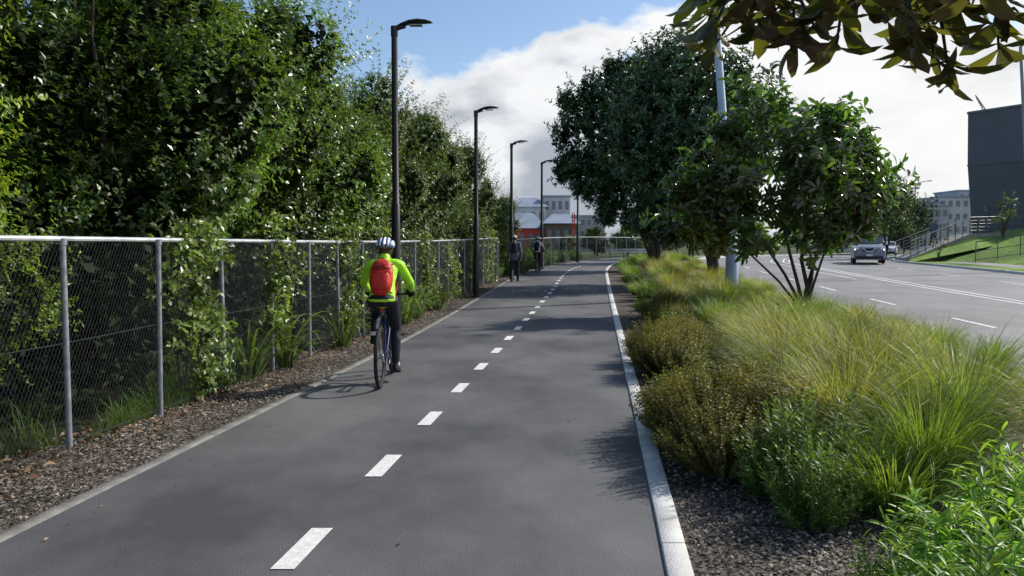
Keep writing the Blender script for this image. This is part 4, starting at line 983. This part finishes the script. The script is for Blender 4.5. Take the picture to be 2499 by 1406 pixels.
# ------------------------------------------------------------------ cars
def car(loc, rz, paint, lab, Wd=1.84, suv=True):
    e = empty('car', loc, rz); w = Wd / 2
    st = ([(-2.30, .80, .55, .92, .94), (-2.22, .93, .32, 1.00, 1.02), (-1.9, 1.0, .28, 1.05, 1.09), (-1.2, 1.0, .26, 1.08, 1.16), (-.95, 1.0, .26, 1.09, 1.21), (-.25, 1.0, .26, 1.10, 1.63), (.3, 1.0, .26, 1.10, 1.70), (1.3, 1.0, .26, 1.10, 1.68), (1.85, .99, .28, 1.10, 1.58), (2.2, .95, .38, 1.08, 1.15), (2.3, .88, .5, .95, 1.0)] if suv else
          [(-2.25, .80, .45, .72, .70), (-2.15, .93, .28, .80, .78), (-1.7, 1.0, .22, .86, .88), (-1.1, 1.0, .2, .90, .95), (-.85, 1.0, .2, .91, .99), (-.1, 1.0, .2, .92, 1.38), (.5, 1.0, .2, .93, 1.44), (1.2, 1.0, .2, .93, 1.36), (1.8, .98, .22, .93, 1.02), (2.15, .93, .3, .90, .97), (2.25, .86, .42, .8, .85)])
    V = []; F = []; n = 12
    for (y, f, zb, zs, zr) in st:
        ww = w * f; cab = zr > zs + .2; wr = ww * (.76 if cab else .84)
        half = [(ww * .86, zb), (ww * .98, zb + .10), (ww, (zb + zs) / 2), (ww * .97, zs), (wr, zr - .04), (wr * .7, zr)]
        ring = [(x, z) for x, z in half] + [(-x, z) for x, z in half[::-1]]
        V += [(x, y, z) for x, z in ring]
    for i in range(len(st) - 1):
        for k in range(n): F.append((i * n + k, i * n + (k + 1) % n, (i + 1) * n + (k + 1) % n, (i + 1) * n + k))
    mb = MB(); mb.add(V, [f[::-1] for f in F] + [tuple(range(n)), tuple(range(len(V) - 1, len(V) - n - 1, -1))]); mb.obj('body', paint, e)
    def quad(name, pts, m, lift):
        a, b, c, d = [Vector(p) for p in pts]; nn = (b - a).cross(c - a).normalized() * lift; mb = MB(); mb.add([p + nn for p in (a, b, c, d)], [(0, 1, 2, 3)]); mb.add([p + nn * .2 for p in (a, b, c, d)], [(3, 2, 1, 0)]); mb.obj(name, m, e, False)
    zh, zr_ = (1.23, 1.61) if suv else (1.0, 1.36); y0, y1 = (-.93, -.28) if suv else (-.83, -.13); k0 = .82; k1 = .72
    quad('windscreen', [(-w * k0, y0, zh), (w * k0, y0, zh), (w * k1, y1, zr_), (-w * k1, y1, zr_)], M['glass'], .025)
    for s in (-1, 1):
        A = [(s * w * .955, y0 + .15, zh - .07), (s * w * .955, 1.6 if suv else 1.3, zh - .05), (s * w * .79, 1.45 if suv else 1.0, zr_ - .02 if suv else zr_ - .07), (s * w * .78, y1 + .05, zr_ - .03)]
        quad('side_window', A if s > 0 else A[::-1], M['glass'], .012)
        mb = MB(); hz = .88 if suv else .66; mb.ell((s * w * .70, -2.22 if suv else -2.14, hz), (.20, .07, .07), 16, 10, .8); mb.obj('headlight', M['lampon'] if suv else M['lampw'], e)
        mb = MB(); mb.ell((s * w * 1.1, y0 + .25, zh - .02), (.10, .06, .075), 12, 8, .8); mb.obj('mirror', paint, e)
        for yw in (-1.42, 1.35):
            R = .36 if suv else .31
            mb = MB(); mb.ring((s * (w - .12), yw, R), R - .09, .09, 28, 10, r2=.11); t = mb.obj('wheel', M['rubber'], e)
            mb = MB(); mb.tube([(s * (w - .14), yw, R), (s * (w - .02), yw, R)], R * .66, 18); mb.obj('rim', M['alloy'], t)
    zg = .80 if suv else .58; yf = -2.30 if suv else -2.25
    mb = MB(); mb.box((0, yf - .0, zg + .05), (.72, .06, .20)); mb.obj('grille', M['black'], e, False)
    mb = MB(); mb.tube([(-.36, yf - .04, zg + .17), (-.16, yf - .05, zg - .04), (.16, yf - .05, zg - .04), (.36, yf - .04, zg + .17)], .025, 6); mb.obj('grille_trim', M['lampw'], e)
    mb = MB(); mb.box((0, yf + .04, .40 if suv else .33), (1.5, .12, .16)); mb.obj('bumper', M['black'], e, False)
    mb = MB(); mb.box((0, yf - .05, .55 if suv else .42), (.36, .015, .12)); mb.obj('number_plate', M['whitefab'], e, False)
    if suv:
        mb = MB()
        for s in (-1, 1): mb.tube([(s * w * .66, -.1, 1.70), (s * w * .66, .2, 1.745), (s * w * .66, 1.2, 1.735), (s * w * .66, 1.5, 1.67)], .018, 6)
        mb.obj('roof_rail', M['alloy'], e)
    tag(e, lab, 'car'); return e
car((22.3, 48.3, gzf(48.3) - .085), math.radians(-22), M['cargrey'], 'blue-grey suv with lit headlights driving towards the viewer')
car((39.0, 80, .62 - .085), math.radians(-28), M['carwhite'], 'white hatchback car further along the road', suv=False)

# ------------------------------------------------------------------ guard rail, railings, ramp, person
e = empty('guard_rail', (7.2, 57, .6)); mb = MB()
for z in (.25, .42):
    mb.box((1.6, .2, z + .25), (4.4, .06, .13), Matrix.Rotation(.45, 3, 'Z'))
mb.obj('beam', M['rail'], e, False)
mb = MB()
for t in (-1.8, -.6, .6, 1.8): mb.box((1.6 + t * .9, .27 + t * .43, .25), (.1, .1, .8))
mb.obj('post', M['galv'], e, False)
tag(e, 'low white guard rail at the bend of the path', 'barrier')

def railing(name, A, B, H, n, rails, m, lab):
    A = Vector(A); B = Vector(B); e = empty(name, A); d = B - A; mb = MB()
    for z in rails: mb.tube([Vector((0, 0, z * H)), d + Vector((0, 0, z * H))], .03 if z == 1 else .018, 6)
    mb.obj('rail', m, e)
    p = MB(); p.tube([(0, 0, 0), (0, 0, H)], .028, 6); p0 = p.obj('post', m, e)
    for i in range(n + 1):
        q = p0 if i == 0 else p0.copy()
        if i: COL.objects.link(q); q.parent = e
        q.location = d * (i / n)
    return tag(e, lab, 'railing')
railing('railing', (26.2, 43.5, .62), (30.5, 40.5, 1.5), 1.15, 5, (1, .55, .12), M['railg'], 'grey metal railing along the pavement edge')
V = [(25.9, 50, .5), (30.6, 51.5, .5), (30.6, 53.3, .5), (25.9, 52, .5), (25.9, 50, .75), (30.6, 51.5, 2.35), (30.6, 53.3, 2.35), (25.9, 52, .75), (36, 53, .5), (36, 55, .5), (36, 53, 2.5), (36, 55, 2.5)]
F = [(4, 5, 6, 7), (0, 1, 5, 4), (3, 0, 4, 7), (2, 3, 7, 6), (1, 8, 10, 5), (5, 10, 11, 6), (9, 2, 6, 11)]
mb = MB(); mb.add(V, F); struct(mb.obj('ramp', M['conc'], smooth=False))
V = [(25.2, 48.6, .52), (31, 49.6, 1.55), (36, 50.4, 2.3), (25.7, 49.96, .68), (30.6, 51.46, 2.05), (36, 52.96, 2.42)]
struct(np_mesh('grass_shoulder', V, [(0, 1, 4, 3), (1, 2, 5, 4)], M['lawn']))
railing('railing', (25.9, 50.02, .75), (30.6, 51.52, 2.35), 1.1, 8, (1, .8, .6, .4, .2), M['railg'], 'grey railing climbing beside the concrete ramp')
railing('railing', (25.9, 51.95, .75), (30.6, 53.25, 2.35), 1.1, 8, (1, .8, .6, .4, .2), M['railg'], 'grey railing climbing beside the concrete ramp')
railing('railing', (30.62, 51.53, 2.35), (36, 53.02, 2.5), 1.1, 8, (1, .8, .6, .4, .2), M['railg'], 'grey railing at the top of the concrete ramp')
walker((28.3, 51.7, 1.57), math.radians(120), M['greyfab'], M['navy'], 'person in dark clothing on the concrete ramp')

# ------------------------------------------------------------------ buildings
e = empty('dark_building', (38.7, 66, 2.0))
V = []; F = []
cor = [(.0, 0), (13, -22.5), (42, -6), (29, 16)]
mb = MB()
for (z, off) in ((0, .9), (6.3, .14), (6.3, .06), (6.4, .06), (6.4, .13), (10.7, 0)):
    for i, (x, y) in enumerate(cor): V.append((x + (off if i in (0, 1) else 0), y + off * .3, z))
for j in range(5):
    for i in range(4): F.append((j * 4 + i, j * 4 + (i + 1) % 4, (j + 1) * 4 + (i + 1) % 4, (j + 1) * 4 + i))
F.append((20, 21, 22, 23)); mb.add(V, [f[::-1] if len(f) == 4 and max(f) < 23 else f for f in F]); mb.obj('wall', M['darkclad'], e, False)
mb = MB()
for i in range(4): a = Vector((*cor[i], 10.78)); b = Vector((*cor[(i + 1) % 4], 10.78)); mb.tube([a, b], .13, 4)
mb.obj('parapet', M['railg'], e, False)
mb = MB()
for k in range(1, 12):
    a = Vector((*cor[0], 0)).lerp(Vector((*cor[1], 0)), k / 12); mb.tube([a + Vector((.85, .25, .05)), a + Vector((-.0, 0, 10.6))], .02, 4)
mb.obj('cladding_joint', M['railg'], e, False)
tag(e, 'tall dark grey clad building on the grass bank', 'building')

def building(name, x, y, z, w, d, h, wall, lab, cols=0, rows=0, roof=None, rm='roofg', rz=0, roofh=1.5):
    e = empty(name, (x, y, z), rz)
    mb = MB(); mb.box((0, d / 2, h / 2), (w, d, h)); mb.obj('wall', M[wall], e, False)
    if cols:
        ww = w / cols * .5; hh = h / rows * .45; wm = MB(); wm.box((0, 0, 0), (ww, .1, hh)); w0 = None
        for r_ in range(rows):
            for c in range(cols):
                if w0 is None: w0 = wm.obj('window', M['hazeglass'], e, False); q = w0
                else: q = w0.copy(); COL.objects.link(q); q.parent = e
                q.location = (-w / 2 + w * (c + .5) / cols, -.03, h * (r_ + .55) / rows)
    if roof == 'hip':
        mb = MB(); o = .5; mb.add([(-w / 2 - o, -o, h), (w / 2 + o, -o, h), (w / 2 + o, d + o, h), (-w / 2 - o, d + o, h), (-w / 4, d / 2, h + roofh), (w / 4, d / 2, h + roofh)], [(0, 1, 5, 4), (2, 3, 4, 5), (1, 2, 5), (3, 0, 4)]); mb.obj('roof', M[rm], e, False)
    elif roof == 'gable':
        mb = MB(); o = .4; mb.add([(-w / 2 - o, -o, h), (w / 2 + o, -o, h), (w / 2 + o, d + o, h), (-w / 2 - o, d + o, h), (0, -o, h + roofh), (0, d + o, h + roofh)], [(0, 4, 5, 3), (1, 2, 5, 4), (0, 1, 4), (2, 3, 5)]); mb.obj('roof', M[rm], e, False)
    else:
        mb = MB(); mb.box((0, d / 2, h + .15), (w + .5, d + .5, .3)); mb.obj('roof', M[rm], e, False)
    return tag(e, lab, 'building')
building('industrial_building', 1.6, 120, .5, 7, 10, 3.7, 'redp', 'low industrial building with red walls and grey roof', 5, 1, 'hip', 'roofg', roofh=2.6)
building('brick_building', 7.6, 118, .5, 5.0, 9, 4.4, 'wallbr', 'brown walled building with a pale roof', 4, 1, 'hip', 'roofg', roofh=1.6)
building('white_house', 2.8, 132, .5, 6.0, 8, 7.6, 'wallw', 'white house with a hipped roof and small turret', 4, 2, 'hip', 'roofg', roofh=1.8)
building('white_house', .2, 134, .5, 4, 8, 7.0, 'wallw', 'white gabled house above the red building', 2, 2, 'gable', 'roofg', roofh=1.5)
building('apartment_building', 7.8, 134, .5, 4.6, 9, 9.4, 'wallw', 'boxy pale grey apartment building with rows of windows', 4, 3)
building('office_building', 12.4, 124, .5, 5, 9, 5.6, 'wallg', 'white building with rows of square windows', 5, 3)
building('apartment_building', 99, 170, .5, 10, 12, 11.5, 'wallw', 'white stepped apartment building with dark windows', 6, 4)
building('apartment_building', 92, 168, .5, 6, 12, 9.5, 'wallg', 'pale grey apartment building with dark windows', 4, 3)
building('apartment_building', 103, 174, .5, 5, 10, 13.2, 'wallg', 'upper block of the pale apartment building', 3, 4)
building('office_building', 84, 172, .5, 8, 12, 12.0, 'wallw', 'white flat roofed building behind the trees', 5, 4)
building('warehouse', 60, 130, .5, 10, 10, 6.0, 'wallw', 'low white warehouse beyond the road', 5, 1, 'hip', 'wallw', roofh=1.5)
e = empty('tower_crane', (8.3, 108, .5)); mb = MB()
for a in ((0, 0), (.6, 0), (.6, .6), (0, .6)): mb.tube([(a[0], a[1], 0), (a[0] * .4 + .2, a[1] * .4 + .2, 5.6)], .06, 5)
for z in range(5): mb.tube([(0, 0, z), (.6, .0, z + 1)], .04, 4); mb.tube([(.6, 0, z), (0, 0, z + 1)], .04, 4)
mb.obj('mast', M['redp'], e); tag(e, 'small red lattice mast beside the buildings', 'crane')
e = empty('tower_crane', (122, 200, 30)); mb = MB()
mb.tube([(0, 0, -29), (0, 0, 6)], .35, 6); mb.tube([(0, 0, 6), (-3.0, 0, 10)], .16, 5); mb.tube([(0, 0, 4.8), (-2.8, 0, 9.6)], .14, 5)
for k in range(6): t = k / 6; mb.tube([(-3.0 * t, 0, 6 + 4 * t), (-2.8 * t - .3, 0, 4.9 + 4.8 * t)], .08, 4)
mb.obj('mast', M['galv'], e); tag(e, 'distant grey tower crane above the dark building', 'crane')

# ------------------------------------------------------------------ light
az = math.radians(62); el = math.radians(38)
S = Vector((math.sin(az) * math.cos(el), math.cos(az) * math.cos(el), math.sin(el)))
sd = bpy.data.lights.new('sun', 'SUN'); sd.energy = 5.0; sd.angle = math.radians(1.6); sd.color = (1.0, .94, .85)
so = bpy.data.objects.new('sun', sd); COL.objects.link(so); so.rotation_euler = S.to_track_quat('Z', 'Y').to_euler(); so.location = (20, 10, 30)

world = bpy.data.worlds.new('World'); scene.world = world; world.use_nodes = True
nt = world.node_tree; nt.nodes.clear(); N = nt.nodes.new; LK = nt.links.new
out = N('ShaderNodeOutputWorld'); sky = N('ShaderNodeTexSky'); sky.sky_type = 'NISHITA'; sky.sun_disc = False
sky.sun_elevation = el; sky.sun_rotation = az; sky.air_density = 1.0; sky.dust_density = .6; sky.ozone_density = 2.5
bg = N('ShaderNodeBackground'); bg.inputs[1].default_value = .15; LK(sky.outputs[0], bg.inputs[0])
tc = N('ShaderNodeTexCoord'); sp = N('ShaderNodeSeparateXYZ'); LK(tc.outputs['Generated'], sp.inputs[0])
def math_(op, a, b=None, clamp=False):
    m = N('ShaderNodeMath'); m.operation = op; m.use_clamp = clamp
    for i, q in enumerate((a, b)):
        if q is None: continue
        if isinstance(q, (int, float)): m.inputs[i].default_value = q
        else: LK(q, m.inputs[i])
    return m.outputs[0]
def noise(scale, detail, rough, loc, zs=1.8):
    mp = N('ShaderNodeMapping'); mp.inputs['Scale'].default_value = (1, 1, zs); mp.inputs['Location'].default_value = loc; LK(tc.outputs['Generated'], mp.inputs[0])
    n = N('ShaderNodeTexNoise'); n.inputs['Scale'].default_value = scale; n.inputs['Detail'].default_value = detail; n.inputs['Roughness'].default_value = rough; LK(mp.outputs[0], n.inputs['Vector']); return n.outputs[0]
n1 = noise(5.0, 9, .52, (.35, .1, .2)); n2 = noise(5.4, 8, .52, (1.2, .4, .1), 2.3); n3 = noise(3.2, 7, .5, (2.2, 1.4, .7), 2.3)
bias = math_('SUBTRACT', math_('ADD', math_('MULTIPLY', sp.outputs[0], .46), .262), sp.outputs[2])
bias = math_('MINIMUM', math_('MULTIPLY', bias, 3.8), .26)
cov = math_('ADD', math_('MULTIPLY', math_('SUBTRACT', n1, .5), 1.4), bias)
mask = math_('MULTIPLY', math_('ADD', cov, .02), 10.0, True)
cr = N('ShaderNodeValToRGB'); e0, e1 = cr.color_ramp.elements; e0.position = .40; e0.color = (.42, .46, .53, 1); e1.position = .58; e1.color = (.90, .92, .95, 1); LK(n2, cr.inputs[0])
rim = math_('SUBTRACT', 1.0, math_('MULTIPLY', cov, 3.8, True), True)
cm0 = N('ShaderNodeMix'); cm0.data_type = 'RGBA'; LK(math_('MULTIPLY', rim, .95), cm0.inputs[0]); LK(cr.outputs[0], cm0.inputs[6]); cm0.inputs[7].default_value = (1.0, 1.0, 1.0, 1)
gl = math_('MULTIPLY', math_('MULTIPLY', math_('SUBTRACT', sp.outputs[0], .10), 2.4, True), math_('ADD', .35, math_('MULTIPLY', math_('SUBTRACT', n3, .42), 3.0, True), True))
cm = N('ShaderNodeMix'); cm.data_type = 'RGBA'; LK(math_('MULTIPLY', gl, .92), cm.inputs[0]); LK(cm0.outputs[2], cm.inputs[6]); cm.inputs[7].default_value = (1.03, 1.03, 1.01, 1)
bg2 = N('ShaderNodeBackground'); bg2.inputs[1].default_value = 1.0; LK(cm.outputs[2], bg2.inputs[0])
ms = N('ShaderNodeMixShader'); LK(mask, ms.inputs[0]); LK(bg.outputs[0], ms.inputs[1]); LK(bg2.outputs[0], ms.inputs[2]); LK(ms.outputs[0], out.inputs[0])

# ------------------------------------------------------------------ camera
cd = bpy.data.cameras.new('camera'); cam = bpy.data.objects.new('camera', cd); COL.objects.link(cam)
cd.sensor_width = 36; cd.lens = 36 * 1877 / 2499; cd.clip_start = .05; cd.clip_end = 9000
cam.location = (0, 0, 1.6); cam.rotation_euler = (math.radians(90 - 3.2), 0, 0)
scene.camera = cam
